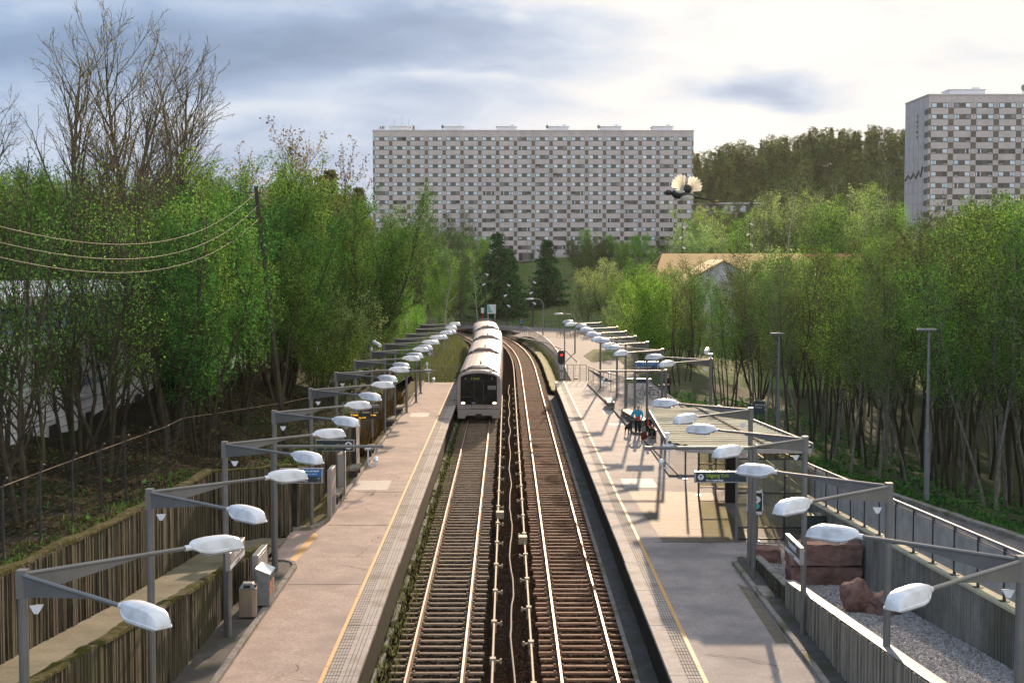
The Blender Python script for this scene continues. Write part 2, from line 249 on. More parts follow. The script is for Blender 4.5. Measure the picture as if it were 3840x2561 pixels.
def dup(o, loc=None, rz=None, label=None, scale=None, _p=None, top=True):
    c = o.copy(); COL.objects.link(c)
    if top:
        if loc is not None: c.location = loc
        if rz is not None: c.rotation_euler = (0, 0, rz)
        if scale is not None: c.scale = scale if isinstance(scale, tuple) else (scale,) * 3
        if label: c['label'] = label
    else: c.parent = _p
    for ch in o.children: dup(ch, _p=c, top=False)
    return c
class MB:
    def __init__(s): s.v = []; s.f = []; s.mi = []; s.m = 0
    def add(s, V, F):
        b = len(s.v); s.v += [tuple(p) for p in V]; s.f += [tuple(i + b for i in f) for f in F]; s.mi += [s.m] * len(F); return s
    def box(s, x0, x1, y0, y1, z0, z1):
        return s.add([(x0, y0, z0), (x1, y0, z0), (x1, y1, z0), (x0, y1, z0), (x0, y0, z1), (x1, y0, z1), (x1, y1, z1), (x0, y1, z1)],
                     [(0, 3, 2, 1), (4, 5, 6, 7), (0, 1, 5, 4), (1, 2, 6, 5), (2, 3, 7, 6), (3, 0, 4, 7)])
    def prism(s, poly, z0, z1):
        n = len(poly); z0f = z0 if callable(z0) else (lambda x, y: z0); z1f = z1 if callable(z1) else (lambda x, y: z1)
        V = [(x, y, z0f(x, y)) for x, y in poly] + [(x, y, z1f(x, y)) for x, y in poly]
        return s.add(V, [tuple(range(n))[::-1], tuple(range(n, 2 * n))] + [(i, (i + 1) % n, n + (i + 1) % n, n + i) for i in range(n)])
    def tube(s, pts, r, k=8, cap=True):
        pts = [Vector(p) for p in pts]; n = len(pts); rs = r if isinstance(r, (list, tuple)) else [r] * n; V = []; F = []; up = None
        for i, p in enumerate(pts):
            d = (pts[min(i + 1, n - 1)] - pts[max(i - 1, 0)]).normalized()
            if up is None: up = d.orthogonal().normalized()
            a = (up - d * up.dot(d)).normalized(); up = a; b = d.cross(a)
            for j in range(k):
                t = 2 * math.pi * j / k; V.append(p + (a * math.cos(t) + b * math.sin(t)) * rs[i])
        for i in range(n - 1):
            for j in range(k): F.append((i * k + j, i * k + (j + 1) % k, (i + 1) * k + (j + 1) % k, (i + 1) * k + j))
        if cap: F += [tuple(range(k))[::-1], tuple((n - 1) * k + j for j in range(k))]
        return s.add(V, F)
    def loft(s, rings, close=True):
        k = len(rings[0]); V = [p for r in rings for p in r]; F = []
        for i in range(len(rings) - 1):
            for j in range(k): F.append((i * k + j, i * k + (j + 1) % k, (i + 1) * k + (j + 1) % k, (i + 1) * k + j))
        if close: F += [tuple(range(k))[::-1], tuple((len(rings) - 1) * k + j for j in range(k))]
        return s.add(V, F)
    def ell(s, c, r, nu=12, nv=8):
        rings = []
        for i in range(nv + 1):
            t = math.pi * (0.02 + 0.96 * i / nv)
            rings.append([(c[0] + r[0] * math.sin(t) * math.cos(2 * math.pi * j / nu), c[1] + r[1] * math.sin(t) * math.sin(2 * math.pi * j / nu), c[2] - r[2] * math.cos(t)) for j in range(nu)])
        return s.loft(rings)
    def build(s, name, m, parent=None, bevel=0, smooth=False):
        me = bpy.data.meshes.new(name); me.from_pydata(s.v, [], s.f); o = link(name, me, m, parent)
        for p, i in zip(me.polygons, s.mi): p.material_index = i
        bm = bmesh.new(); bm.from_mesh(me); bmesh.ops.recalc_face_normals(bm, faces=bm.faces)
        if bevel: bmesh.ops.bevel(bm, geom=[e for e in bm.edges if e.calc_face_angle(0) > 0.7], offset=bevel, segments=1, affect='EDGES', clamp_overlap=True)
        bm.to_mesh(me); bm.free()
        if smooth:
            for p in me.polygons: p.use_smooth = True
            me.set_sharp_from_angle(angle=R(38))
        return o
def text(body, size, m, parent, loc, rot=(R(90), 0, 0), align='LEFT', name='lettering', bold=0.0):
    cu = bpy.data.curves.new(name, 'FONT'); cu.body = body; cu.size = size; cu.extrude = 0.002; cu.offset = bold; cu.align_x = align
    o = bpy.data.objects.new('tmp', cu); COL.objects.link(o); dg = bpy.context.evaluated_depsgraph_get(); dg.update()
    me = bpy.data.meshes.new_from_object(o.evaluated_get(dg)); bpy.data.objects.remove(o); bpy.data.curves.remove(cu)
    t = link(name, me, m, parent); t.location = loc; t.rotation_euler = rot; return t
def lerp(x, xs, ys): return float(np.interp(x, xs, ys))
def sheet(name, poly, z, m, kind='structure', thick=None):
    b = MB(); zf = z if callable(z) else (lambda x, y: z)
    if thick: b.prism(poly, (lambda x, y: zf(x, y) - thick), zf)
    else: b.add([(x, y, zf(x, y)) for x, y in poly], [tuple(range(len(poly)))])
    o = b.build(name, m); o['kind'] = kind; return o
HH = {}
ORD = ['nearest', 'second nearest', 'third nearest', 'fourth nearest', 'fifth nearest', 'sixth nearest', 'seventh nearest', 'eighth nearest', 'ninth nearest', 'tenth nearest', 'eleventh nearest', 'twelfth nearest', 'thirteenth nearest', 'fourteenth nearest']

# ------------------------------------------------------------------ terrain
rng = np.random.default_rng(7)
def sm(t): t = min(1, max(0, t)); return t * t * (3 - 2 * t)
def curve(y):                                           # sideways shift of the line where it bends away
    return lerp(y, [0, 148, 158, 168, 180, 190, 200, 208, 218, 230, 245, 262, 285], [0, 0, -.08, -.3, -.75, -1.35, -2.1, -3.1, -4.6, -7.0, -10.8, -16.5, -27])
def ground_h(x, y):
    z = -1.75
    if y > 236: z += (sm((y - 236) / 190.0) * 12.2)
    if y > 122 and x < -9: z += 1.1 * sm((-9 - x) / 12)
    if y > 122 and x > 7: z += 0.9 * sm((x - 7) / 4)
    if y > 444:
        t = sm((y - 444) / 150.0)
        z += t * lerp(x, [-400, -150, -40, 40, 62, 120, 200, 420], [24, 20, 15, 16, 24, 36, 39, 39]) * (1 + 0.0006 * (y - 444))
    if y < 118 and -8.2 < x < 8: z = -1.75
    return z
def grid_mesh(name, xs, ys, fn, m):
    V = np.array([(x, y, fn(x, y)) for y in ys for x in xs]); nx = len(xs)
    F = [(j * nx + i, j * nx + i + 1, (j + 1) * nx + i + 1, (j + 1) * nx + i) for j in range(len(ys) - 1) for i in range(nx - 1)]
    return link(name, raw_mesh(name, V, F, 4), m)
xs = sorted(set(list(np.arange(-60, 61, 5.0)) + list(np.arange(-700, -60, 40.0)) + list(np.arange(65, 900, 40.0))))
ys = sorted(set(list(np.arange(-60, 240, 10.0)) + list(np.arange(240, 640, 12.0)) + list(np.arange(640, 2600, 120.0))))
gr = grid_mesh('ground', xs, ys, lambda x, y: ground_h(x, y) + (0.15 * math.sin(x * .7) * math.cos(y * .43) if abs(x) > 12 and y > 240 else 0), 'grass'); gr['kind'] = 'structure'
gr.data.materials.append(M['forest_floor'])
for p in gr.data.polygons:
    if p.center.y > 446: p.material_index = 1
# left hillside
def wall_x(y): return lerp(y, [0, 49.8, 52.6, 120], [-10.6, -10.6, -8.05, -8.0])
def wall_z(y): return lerp(y, [0, 22, 29, 41, 49, 52.5, 56, 70, 100, 118, 128], [5.0, 3.9, 3.55, 2.95, 2.7, 2.5, 1.95, 1.9, 1.4, 0.7, -1.2])
def left_h(x, y):
    e = wall_x(y); d = max(0, e - x); z0 = wall_z(y) - 0.1
    top = lerp(y, [0, 30, 60, 75, 110, 140, 240], [3.8, 3.4, 3.2, 3.6, 2.2, 0.8, -0.6])
    return z0 + (top - z0) * sm(d / 8) + (0.18 * math.sin(x * 1.3 + y * .6) + 0.12 * math.sin(y * 1.9)) * min(1, d / 2)
ysl = list(np.arange(5, 50, 1.5)) + list(np.arange(50, 57, 0.5)) + list(np.arange(57, 130, 2)) + list(np.arange(130, 236, 10))
ds = [0, .2, .5, 1, 1.5, 2, 3, 4, 5, 6, 8, 10, 13, 17, 22, 30, 40, 55, 75, 110, 160]
V = np.array([(wall_x(y) - d, y, left_h(wall_x(y) - d, y)) for y in ysl for d in ds]); nx = len(ds)
F = [(j * nx + i, j * nx + i + 1, (j + 1) * nx + i + 1, (j + 1) * nx + i) for j in range(len(ysl) - 1) for i in range(nx - 1)]
hl = link('hillside', raw_mesh('hillside', V, F, 4), 'litter'); hl['kind'] = 'structure'
# right side: path and wooded ground
def path_z(y): return lerp(y, [0, 25, 30, 42, 54, 62, 72, 90, 118, 140], [3.0, 2.66, 2.45, 1.85, 1.2, .7, .25, 0.0, -.1, -.5])
def path_out(y): return lerp(y, [0, 30, 41, 51, 55, 61, 70, 82, 95, 118, 140], [16.2, 15.6, 15.1, 14.5, 14.3, 14.0, 13.6, 12.8, 12.2, 12.0, 12])
def right_h(x, y):
    d = max(0, x - path_out(y)); return path_z(y) - 0.05 + (-(1.2 + path_z(y) * .8)) * sm((d - 1.0) / 12) + (0.1 * math.sin(x * 1.1 + y * .8)) * min(1, d / 2)
ysr = list(np.arange(8, 118, 2.0)) + list(np.arange(118, 240, 8))
V = np.array([(path_out(y) + d, y, right_h(path_out(y) + d, y)) for y in ysr for d in ds]); nx = len(ds)
F = [(j * nx + i + 1, j * nx + i, (j + 1) * nx + i, (j + 1) * nx + i + 1) for j in range(len(ysr) - 1) for i in range(nx - 1)]
hr = link('woodland_ground', raw_mesh('woodland_ground', V, F, 4), 'forest_floor'); hr['kind'] = 'structure'
# ballast bed
def strip(name, y0, y1, dy, x0, x1, z, m, bump=0.0, nxx=8, follow=True, kind='structure'):
    yy = np.arange(y0, y1 + dy, dy); xx = np.linspace(0, 1, nxx)
    V = []; 
    for y in yy:
        for t in xx:
            a = x0(y) if callable(x0) else x0; c = x1(y) if callable(x1) else x1
            zz = z(a + (c - a) * t, y) if callable(z) else z
            V.append((a + (c - a) * t + (curve(y) if follow else 0), y, zz + (rng.normal() * bump if bump else 0)))
    F = [(j * nxx + i, j * nxx + i + 1, (j + 1) * nxx + i + 1, (j + 1) * nxx + i) for j in range(len(yy) - 1) for i in range(nxx - 1)]
    o = link(name, raw_mesh(name, V, F, 4), m)
    if kind: o['kind'] = kind
    return o
strip('track_bed', 8, 285, 0.5, -4.0, 4.4, lambda x, y: -1.33 - (0.08 if abs(x - .14) < .8 else 0) - (.12 if x > 3.7 or x < -3.4 else 0), 'ballast', 0.02, 30)

# ------------------------------------------------------------------ platforms
def rect(x0, x1, y0, y1): return [(x0, y0), (x1, y0), (x1, y1), (x0, y1)]
sheet('platform_left', [(-8.1, 8), (-3.75, 8), (-3.75, 118.4), (-8.0, 118.4)], 0.0, 'asphalt_pink', thick=0.5)
sheet('platform_right', [(4.1, 8), (10.9, 8), (10.9, 62), (12.2, 72), (12.0, 118), (9.6, 118.6), (7.2, 119.4), (4.1, 119.6)], 0.0, 'asphalt_grey', thick=0.5)
for nm, xa, xb, xc, xd, yend in (('platform_edge_left', -4.42, -3.6, -4.52, -4.42, 118.4), ('platform_edge_right', 3.95, 4.72, 4.72, 4.82, 119.6)):
    b = MB(); y = 8.0
    while y < yend:                                      # separate slabs with small offsets
        L = min(random.Random(int(y * 7)).uniform(3.2, 5.2), yend - y); q = random.Random(int(y * 13)); s = q.uniform(-.02, .02)
        b.box(xa + (s if xa > 0 else 0), xb + (s if xa < 0 else 0), y + .012, y + L - .012, -0.09, 0.012 + q.uniform(0, .006)); y += L
    o = b.build(nm, 'edge_slab', bevel=.008); o['kind'] = 'structure'
    b = MB()
    x_in = xa if xa < 0 else xb - .38
    for k in range(5): b.box(x_in + .03 + k * .075, x_in + .04 + k * .075, 8, yend, .02, .0225)
    yy = 8.0
    while yy < yend: b.box(x_in, x_in + .36, yy, yy + .012, .0185, .0205); yy += .3
    if xa < 0:
        for k in range(3): b.box(x_in + .47 + k * .1, x_in + .48 + k * .1, 8, yend, .02, .0225)
    o = b.build(nm + '_grooves', 'groove'); o['kind'] = 'structure'
    b = MB(); y = 8.0
    while y < yend:
        q = random.Random(int(y * 31)); L = q.uniform(1.2, 6); b.box(xc + q.uniform(-.006, .006), xd + q.uniform(-.006, .006), y, min(yend, y + L - q.choice([0, 0, .03])), .0, .016); y += L
    o = b.build(nm + '_line', 'yellow_line'); o['kind'] = 'structure'
    # support wall set back under the slabs
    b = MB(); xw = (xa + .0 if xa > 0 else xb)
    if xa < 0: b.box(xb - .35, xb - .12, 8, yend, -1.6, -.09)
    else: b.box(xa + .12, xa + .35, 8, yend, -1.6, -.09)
    o = b.build(nm + '_wall', 'recess_shade'); o['kind'] = 'structure'  # dark colour deepens the shade below the slabs
# rubble along the platform foot
def footing(x, s):
    b = MB(); q = random.Random(5)
    y = 10
    while y < 118:
        L = q.uniform(.5, 2.4); w = q.uniform(.12, .3); b.box(min(x, x + s * w * .6), max(x, x + s * w * .6), y, y + L, -1.5, -1.24 + q.uniform(-.06, .05)); y += L + q.uniform(0.0, .9)
    o = b.build('platform_footing', 'concrete', bevel=.03); o['kind'] = 'structure'
footing(-3.68, 1)
strip('drain_strip', 10, 119, 1.0, 3.42, 3.56, -1.16, 'kerb', 0.01, 3)
strip('cess_strip', 10, 119, .5, 3.56, 4.1, -1.20, 'asphalt_dark', 0.03, 4)
# patches and lines on the platforms
sheet('platform_patch', [(5.6, 50.6), (8.9, 50.6), (8.9, 61.5), (5.3, 62.2)], 0.005, 'asphalt_patch')
sheet('platform_patch', [(7.1, 37.0), (7.45, 37.0), (7.45, 43.5), (7.2, 44)], 0.004, 'asphalt_patch')
b = MB()
for x0, x1, y in ((-6.85, -4.5, 43.9), (-6.85, -4.5, 53.9), (-6.5, -4.5, 61.7), (4.9, 5.4, 62.2), (5.3, 8.4, 50.55), (-6.8, -4.5, 33.0)): b.box(x0, x1, y, y + .03, .001, .0065)
b.build('asphalt_joints', 'groove')['kind'] = 'structure'
sheet('painted_line', [(-7.35, 47.6), (-7.1, 47.2), (-6.95, 52.0), (-7.2, 52.4)], 0.005, 'yellow_line')
def cracks(seed, xr, yr, n):
    q = random.Random(seed); b = MB()
    for _ in range(n):
        x = q.uniform(*xr); y = q.uniform(*yr); a = q.choice([0, 0, 1.57, .8]) + q.uniform(-.3, .3); pts = [(x, y)]
        for k in range(q.randrange(8, 26)):
            a += q.gauss(0, .28); x += math.cos(a) * .16; y += math.sin(a) * .16
            if not (xr[0] < x < xr[1]): break
            pts.append((x, y))
        for p0, p1 in zip(pts[:-1], pts[1:]): w = q.uniform(.004, .013); b.add([(p0[0] - w, p0[1], .0045), (p1[0] - w, p1[1], .0045), (p1[0] + w, p1[1] + w, .0045), (p0[0] + w, p0[1] + w, .0045)], [(0, 1, 2, 3)])
    return b
cracks(1, (-6.8, -4.55), (24, 110), 46).build('asphalt_cracks', 'groove')['kind'] = 'structure'
cracks(2, (4.95, 7.4), (24, 110), 46).build('asphalt_cracks', 'groove')['kind'] = 'structure'
# kerb strips
VS = [(-7.95, 8), (-7.05, 8), (-7.05, 46.3), (-7.2, 46.8), (-7.6, 47.0), (-7.95, 47.0)]
sheet('verge', VS, 0.10, 'asphalt_dark', thick=.1)
sheet('verge', [(-8.0, 52.9), (-7.5, 53.0), (-7.15, 53.8), (-7.05, 55), (-7.05, 118.3), (-8.0, 118.3)], 0.10, 'moss_strip', thick=.1)
sheet('verge', [(7.65, 8), (8.15, 8), (8.15, 47.2), (7.95, 47.5), (7.75, 47.3), (7.65, 46.8)], 0.10, 'asphalt_dark', thick=.1)
sheet('verge', [(7.6, 66.2), (11.5, 66.2), (10.2, 96), (7.0, 118), (6.75, 116), (7.35, 96), (7.55, 84.5), (7.45, 82.6), (7.9, 82.2), (8.2, 80), (7.7, 79)], 0.08, 'asphalt_path', thick=.08)
def kerb_line(name, pts, w=.16, h=.14, L=1.0, m='kerb', seed=1, z=0):
    b = MB(); q = random.Random(seed); P = [Vector((*p, 0)) for p in pts]
    for a, c in zip(P[:-1], P[1:]):
        d = c - a; n = max(1, round(d.length / L)); dn = d.normalized(); s = Vector((-dn.y, dn.x, 0)) * w / 2
        for i in range(n):
            p0 = a + d * (i / n) + dn * .006; p1 = a + d * ((i + 1) / n) - dn * .006; hz = h + q.uniform(-.008, .008)
            zf0 = z(p0.y) if callable(z) else z; zf1 = z(p1.y) if callable(z) else z
            V = [p0 - s, p1 - s, p1 + s, p0 + s]; zz = [zf0, zf1, zf1, zf0]
            b.add([(v.x, v.y, t - .1) for v, t in zip(V, zz)] + [(v.x, v.y, t + hz) for v, t in zip(V, zz)], [(0, 3, 2, 1), (4, 5, 6, 7), (0, 1, 5, 4), (1, 2, 6, 5), (2, 3, 7, 6), (3, 0, 4, 7)])
    o = b.build(name, m, bevel=.015); o['kind'] = 'structure'; return o
kerb_line('kerb', [(-6.97, 8), (-6.97, 46.2), (-7.1, 46.75), (-7.4, 47.05), (-7.95, 47.1)])
kerb_line('kerb', [(-8.1, 52.85), (-7.45, 52.9), (-7.12, 53.6), (-6.97, 54.8), (-6.97, 118.3)], seed=2)
kerb_line('kerb', [(7.57, 8), (7.57, 46.8), (7.7, 47.4), (7.95, 47.6), (8.15, 47.4)], seed=3)
kerb_line('kerb', [(8.1, 66.0), (7.75, 79), (8.25, 80.2), (7.95, 82.3), (7.45, 82.5), (7.45, 84.5), (7.25, 96), (6.65, 116), (7.0, 118.3)], seed=4, w=.2)

# ------------------------------------------------------------------ tracks
def rail_profile(x, y, z):
    return [(x + a, y, z + c) for a, c in ((-.07, -.17), (.07, -.17), (.07, -.155), (.012, -.135), (.012, -.045), (.030, -.03), (.030, 0), (-.030, 0), (-.030, -.03), (-.012, -.045), (-.012, -.135), (-.07, -.155))]
YR = list(np.arange(8, 150, 6.0)) + list(np.arange(150, 286, 3.0))
def rail(x, parent):
    b = MB(); b.m = 0; b.loft([rail_profile(x + curve(y), y, -1.1) for y in YR])
    o = b.build('rail', ['rail_side', 'rail_top'], parent)
    for p in o.data.polygons:
        c = p.center; 
        if c.z > -1.103: p.material_index = 1
    return o
SP = 0.67
def track(xc, label, sm_, seed):
    t = thing('railway_track', label, 'railway track', (0, 0, 0))
    rail(xc - .7525, t); rail(xc + .7525, t)
    q = random.Random(seed); b = MB()
    k = 0; y = 26.0; first = None; rest = MB()
    while y < 283:
        dx = curve(y) + q.uniform(-.04, .04); L = 1.27 + q.uniform(-.03, .03); w = .074 + q.uniform(-.01, .01); zt = -1.262 + q.uniform(-.014, .006); sk = q.uniform(-.012, .012)
        bb = MB() if k < 90 else rest
        bb.add([(xc + dx - L, y - w - sk, zt - .12), (xc + dx + L, y - w + sk, zt - .12), (xc + dx + L, y + w + sk, zt - .12), (xc + dx - L, y + w - sk, zt - .12),
                (xc + dx - L, y - w - sk, zt), (xc + dx + L, y - w + sk, zt), (xc + dx + L, y + w + sk, zt), (xc + dx - L, y + w - sk, zt)], [(0, 3, 2, 1), (4, 5, 6, 7), (0, 1, 5, 4), (1, 2, 6, 5), (2, 3, 7, 6), (3, 0, 4, 7)])
        if k < 90: 
            for s in (-.7525, .7525):                    # fastenings either side of each rail
                for e in (-.11, .11): bb.box(xc + dx + s + e - .035, xc + dx + s + e + .035, y - .05, y + .05, zt, zt + .05)
            bb.build('sleeper', sm_, t, bevel=.012)
        k += 1; y += SP
    o = rest.build('sleepers', sm_, t); o['kind'] = 'stuff'
    return t
track(-1.97, 'left railway track with timber sleepers, the one the train runs on', 'sleeper', 3)
track(2.22, 'empty right railway track with rust stained sleepers beside the right platform', 'sleeper_rust', 4)
def third(xc, label, ph, ya, yb, side):
    t = thing('conductor_rail', label, 'conductor rail')
    b = MB(); yy = [y for y in np.arange(ya, yb + .1, 3.0)]
    b.loft([[(xc + curve(y) + a, y, -1.1 + c) for a, c in ((-.03, -.04), (.03, -.04), (.036, .05), (.02, .07), (-.02, .07), (-.036, .05))] for y in yy]); b.build('rail_cover', 'third_rail', t)
    y = ph
    while y < min(yb, 125):
        b = MB(); xx = xc + curve(y); b.box(xx - .085, xx + .085, y - .11, y + .11, -1.17, -1.0); b.box(min(xx, xx + side * .24), max(xx, xx + side * .24), y - .03, y + .03, -1.13, -1.07); b.box(min(xx + side * .19, xx + side * .25), max(xx + side * .19, xx + side * .25), y - .05, y + .05, -1.17, -1.03); b.box(xx + side * .02 - .05, xx + side * .02 + .05, y - .04, y + .04, -1.5, -1.16)
        b.build('bracket', 'third_rail', t, bevel=.01); y += 4.15
    return t
third(-.40, 'pale conductor rail left of the middle cable, next to the left track', 26.8, 22, 118, 1)
third(.70, 'pale conductor rail right of the middle cable, next to the right track', 28.6, 22, 240, -1)
for x, y, s in ((-.34, 61.8, 'small pale box on the left conductor rail'), (.60, 56.2, 'small pale box on the right conductor rail')):
    b = MB(); b.box(x - .15, x + .2, y - .25, y + .25, -1.16, -.86); tag(b.build('junction_box', 'third_rail', bevel=.02), s, 'junction box')
q = random.Random(9); b = MB(); pts = []; y = 20
while y < 130: pts.append((.16 + .05 * math.sin(y * .55) + q.uniform(-.02, .02), y, -1.17 + q.uniform(-.02, .03))); y += 1.3
b.tube(pts, .028, 6); tag(b.build('cable', 'cable', smooth=True), 'pale wavy cable lying between the two conductor rails', 'cable')
# loose ballast stones
def scatter_stones(name, n, xr, yr, zf, size, m, mask=None, seed=1):
    r = np.random.default_rng(seed); X = r.uniform(*xr, n); t = r.uniform(0, 1, n) ** 1.5; Y = yr[0] + (yr[1] - yr[0]) * t
    if mask is not None: k = mask(X, Y); X = X[k]; Y = Y[k]
    n = len(X); Z = np.array([zf(a, c) for a, c in zip(X, Y)]); s = r.uniform(size[0], size[1], n)
    base = np.array([(1, 0, 0), (-1, 0, 0), (0, 1, 0), (0, -1, 0), (0, 0, .8), (0, 0, -.8)]); tris = np.array([(0, 2, 4), (2, 1, 4), (1, 3, 4), (3, 0, 4), (2, 0, 5), (1, 2, 5), (3, 1, 5), (0, 3, 5)])
    an = r.uniform(0, 6.28, n); ca, sa = np.cos(an), np.sin(an); tl = r.normal(0, .45, (n, 2))
    P = base[None] * r.uniform(.6, 1.2, (n, 6, 1)) * s[:, None, None]
    Q = P.copy(); Q[:, :, 0] = P[:, :, 0] * ca[:, None] - P[:, :, 1] * sa[:, None]; Q[:, :, 1] = P[:, :, 0] * sa[:, None] + P[:, :, 1] * ca[:, None]; Q[:, :, 2] += Q[:, :, 0] * tl[:, :1] + Q[:, :, 1] * tl[:, 1:]
    Q += np.stack([X, Y, Z], 1)[:, None]; F = (tris[None] + (np.arange(n) * 6)[:, None, None]).reshape(-1, 3)
    o = link(name, raw_mesh(name, Q.reshape(-1, 3), F, 3), m); o['kind'] = 'stuff'; return o
bz = lambda x, y: -1.325 - (0.10 if abs(x - .14) < .8 else 0)
scatter_stones('ballast_stones', 26000, (-3.5, .1), (26, 110), bz, (.022, .055), 'stone', seed=1)
scatter_stones('rusty_ballast_stones', 26000, (.1, 3.5), (26, 120), bz, (.022, .055), 'stone_rust', seed=2)

# ------------------------------------------------------------------ ribbed walls
def ribbed(name, label, path, thick, ztop, zbot, m, side, seed, group=None, cope='moss', rw=(.05, .13), cope_h=.07, step=None, cope_w=None):
    """path: list of (x,y); ribs stand on the `side` (+1 = to the left of travel) face"""
    t = thing(name, label, 'wall', (0, 0, 0)); q = random.Random(seed)
    core = MB(); ribs = MB(); top = MB()
    for a, c in zip(path[:-1], path[1:]):
        a = Vector((*a, 0)); c = Vector((*c, 0)); d = c - a; dn = d.normalized(); nr = Vector((-dn.y, dn.x, 0)); L = d.length
        def quad(mb, s0, s1, o0, o1, za, zb, zc, zd):
            P = []
            for s, zlo, zhi in ((s0, za, zb), (s1, zc, zd)):
                for o in (o0, o1): P.append((a + dn * s + nr * o, zlo, zhi))
            V = [(p.x, p.y, zl) for p, zl, zh in P] + [(p.x, p.y, zh) for p, zl, zh in P]
            mb.add(V, [(0, 1, 3, 2), (4, 6, 7, 5), (0, 2, 6, 4), (1, 5, 7, 3), (0, 4, 5, 1), (2, 3, 7, 6)])
        n = max(1, int(L / 2.4))
        for i in range(n):
            s0, s1 = L * i / n, L * (i + 1) / n; y0 = (a + dn * s0).y; y1 = (a + dn * s1).y; x0 = (a + dn * s0).x; x1 = (a + dn * s1).x
            quad(core, s0, s1, 0, -side * thick, zbot(x0, y0), ztop(x0, y0), zbot(x1, y1), ztop(x1, y1))
            k = max(1, int((s1 - s0) / .22))
            if i == 0: h0 = cope_h; w0 = .05
            for j in range(k):
                u0, u1 = s0 + (s1 - s0) * j / k, s0 + (s1 - s0) * (j + 1) / k; ww = cope_w or thick
                if cope == 'moss': h1 = max(.03, h0 + q.uniform(-.035, .035)) if h0 < .13 else h0 - .03; w1 = min(.11, max(.02, w0 + q.uniform(-.03, .03)))
                else: h1 = cope_h; w1 = .05
                P = []
                for uu, hh, wv in ((u0 + (.01 if cope != 'moss' and j == 0 else 0), h0, w0), (u1, h1, w1)):
                    zt = ztop(0, (a + dn * uu).y)
                    for off, dz in ((side * wv, -.03 if cope == 'moss' else .002), (side * wv * .9, hh * .6), (side * wv * .2, hh), (-side * ww * .8, hh * .95), (-side * ww, .002)):
                        p = a + dn * uu + nr * off; P.append((p.x, p.y, zt + dz))
                top.add(P, [(m_, m_ + 1, m_ + 6, m_ + 5) for m_ in range(4)] + [(0, 4, 3, 2, 1), (5, 6, 7, 8, 9), (0, 5, 9, 4)])
                h0, w0 = h1, w1
        s = 0.02
        while s < L - .05:
            w = min(q.uniform(*rw), L - s); pr = q.uniform(.03, .09); p = a + dn * s; dz = q.uniform(0, .05)
            quad(ribs, s, s + w, side * .001, side * pr, zbot(p.x, p.y), ztop(p.x, p.y) - dz, zbot(p.x, p.y), ztop((p + dn * w).x, (p + dn * w).y) - dz)
            s += w + q.uniform(.02, .07)
    core.build('core', 'recess_shade' if m == 'ribbed' else m, t); ribs.build('ribs', m, t); top.build('coping', cope, t); return t
ramp = lambda x, y: lerp(y, [8, 24, 29.7, 37.8, 47.8, 51], [3.6, 2.25, 1.72, .95, .21, 0.005])
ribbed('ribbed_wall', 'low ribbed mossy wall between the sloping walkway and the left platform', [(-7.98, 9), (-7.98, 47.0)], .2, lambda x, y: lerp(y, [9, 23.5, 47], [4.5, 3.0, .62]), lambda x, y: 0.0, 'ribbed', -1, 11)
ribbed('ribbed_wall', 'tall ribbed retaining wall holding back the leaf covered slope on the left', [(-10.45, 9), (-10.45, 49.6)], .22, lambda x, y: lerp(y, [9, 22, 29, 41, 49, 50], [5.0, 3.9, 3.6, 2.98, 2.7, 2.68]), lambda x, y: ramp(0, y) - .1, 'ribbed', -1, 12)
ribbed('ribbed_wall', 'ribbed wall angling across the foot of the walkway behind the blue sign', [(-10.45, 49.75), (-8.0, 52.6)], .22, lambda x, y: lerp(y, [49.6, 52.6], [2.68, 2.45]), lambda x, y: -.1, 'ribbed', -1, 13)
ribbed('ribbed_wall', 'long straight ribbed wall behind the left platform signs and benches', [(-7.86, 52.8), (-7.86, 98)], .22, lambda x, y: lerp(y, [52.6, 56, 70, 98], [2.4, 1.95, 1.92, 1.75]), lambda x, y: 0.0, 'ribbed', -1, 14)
strip('walkway', 8, 47.0, 1.0, -10.5, -8.17, ramp, 'asphalt_ramp', 0, 4, follow=False)
strip('walkway', 47.0, 51.4, 0.4, lambda y: -10.5 + max(0, y - 49.6) * .86, -7.99, ramp, 'asphalt_ramp', 0, 4, follow=False)
# right side low wall, gravel garden, concrete wall
lowtop = lambda x, y: lerp(y, [8, 27, 40.9, 41.0, 45.0, 47], [3.9, 2.0, .78, .62, .45, .45])
ribbed('ribbed_wall', 'low pale ribbed wall with metal capping along the gravel garden', [(8.13, 9), (8.13, 40.9)], .26, lambda x, y: lerp(y, [8, 27, 41], [3.9, 2.0, .78]), lambda x, y: 0.0, 'ribbed_pale', 1, 21, cope='galv', rw=(.08, .16), cope_h=.03, cope_w=.3)
ribbed('ribbed_wall', 'short low ribbed wall with stone coping below the granite block stack', [(8.13, 41.0), (8.13, 46.0)], .22, lambda x, y: lerp(y, [41, 46], [.60, .42]), lambda x, y: 0.0, 'ribbed', 1, 22, cope='kerb', rw=(.1, .18), cope_h=.06)
grav = lambda x, y: lerp(y, [8, 27, 30, 43, 48], [3.4, 1.62, 1.30, .22, .12])
strip('gravel_bed', 8, 47.5, .25, 8.42, 10.9, grav, 'gravel', 0.012, 14, follow=False)
scatter_stones('gravel_pebbles', 26000, (8.42, 10.85), (27, 47.5), lambda x, y: grav(x, y) + .01, (.018, .045), 'pebble', seed=5)
t = thing('concrete_wall', 'board marked concrete wall climbing beside the gravel garden under the balustrade', 'wall')
b = MB(); b.prism([(10.86, 8), (11.12, 8), (11.12, 20), (11.12, 30), (11.12, 41), (11.12, 60.5), (10.86, 60.5), (10.86, 41), (10.86, 30), (10.86, 20)], -0.2, lambda x, y: lerp(y, [8, 30, 51, 54, 60.5], [3.7, 2.56, 1.45, 1.25, .95]))
b.build('wall_body', 'concrete', t)
b = MB(); q = random.Random(3); y = 9
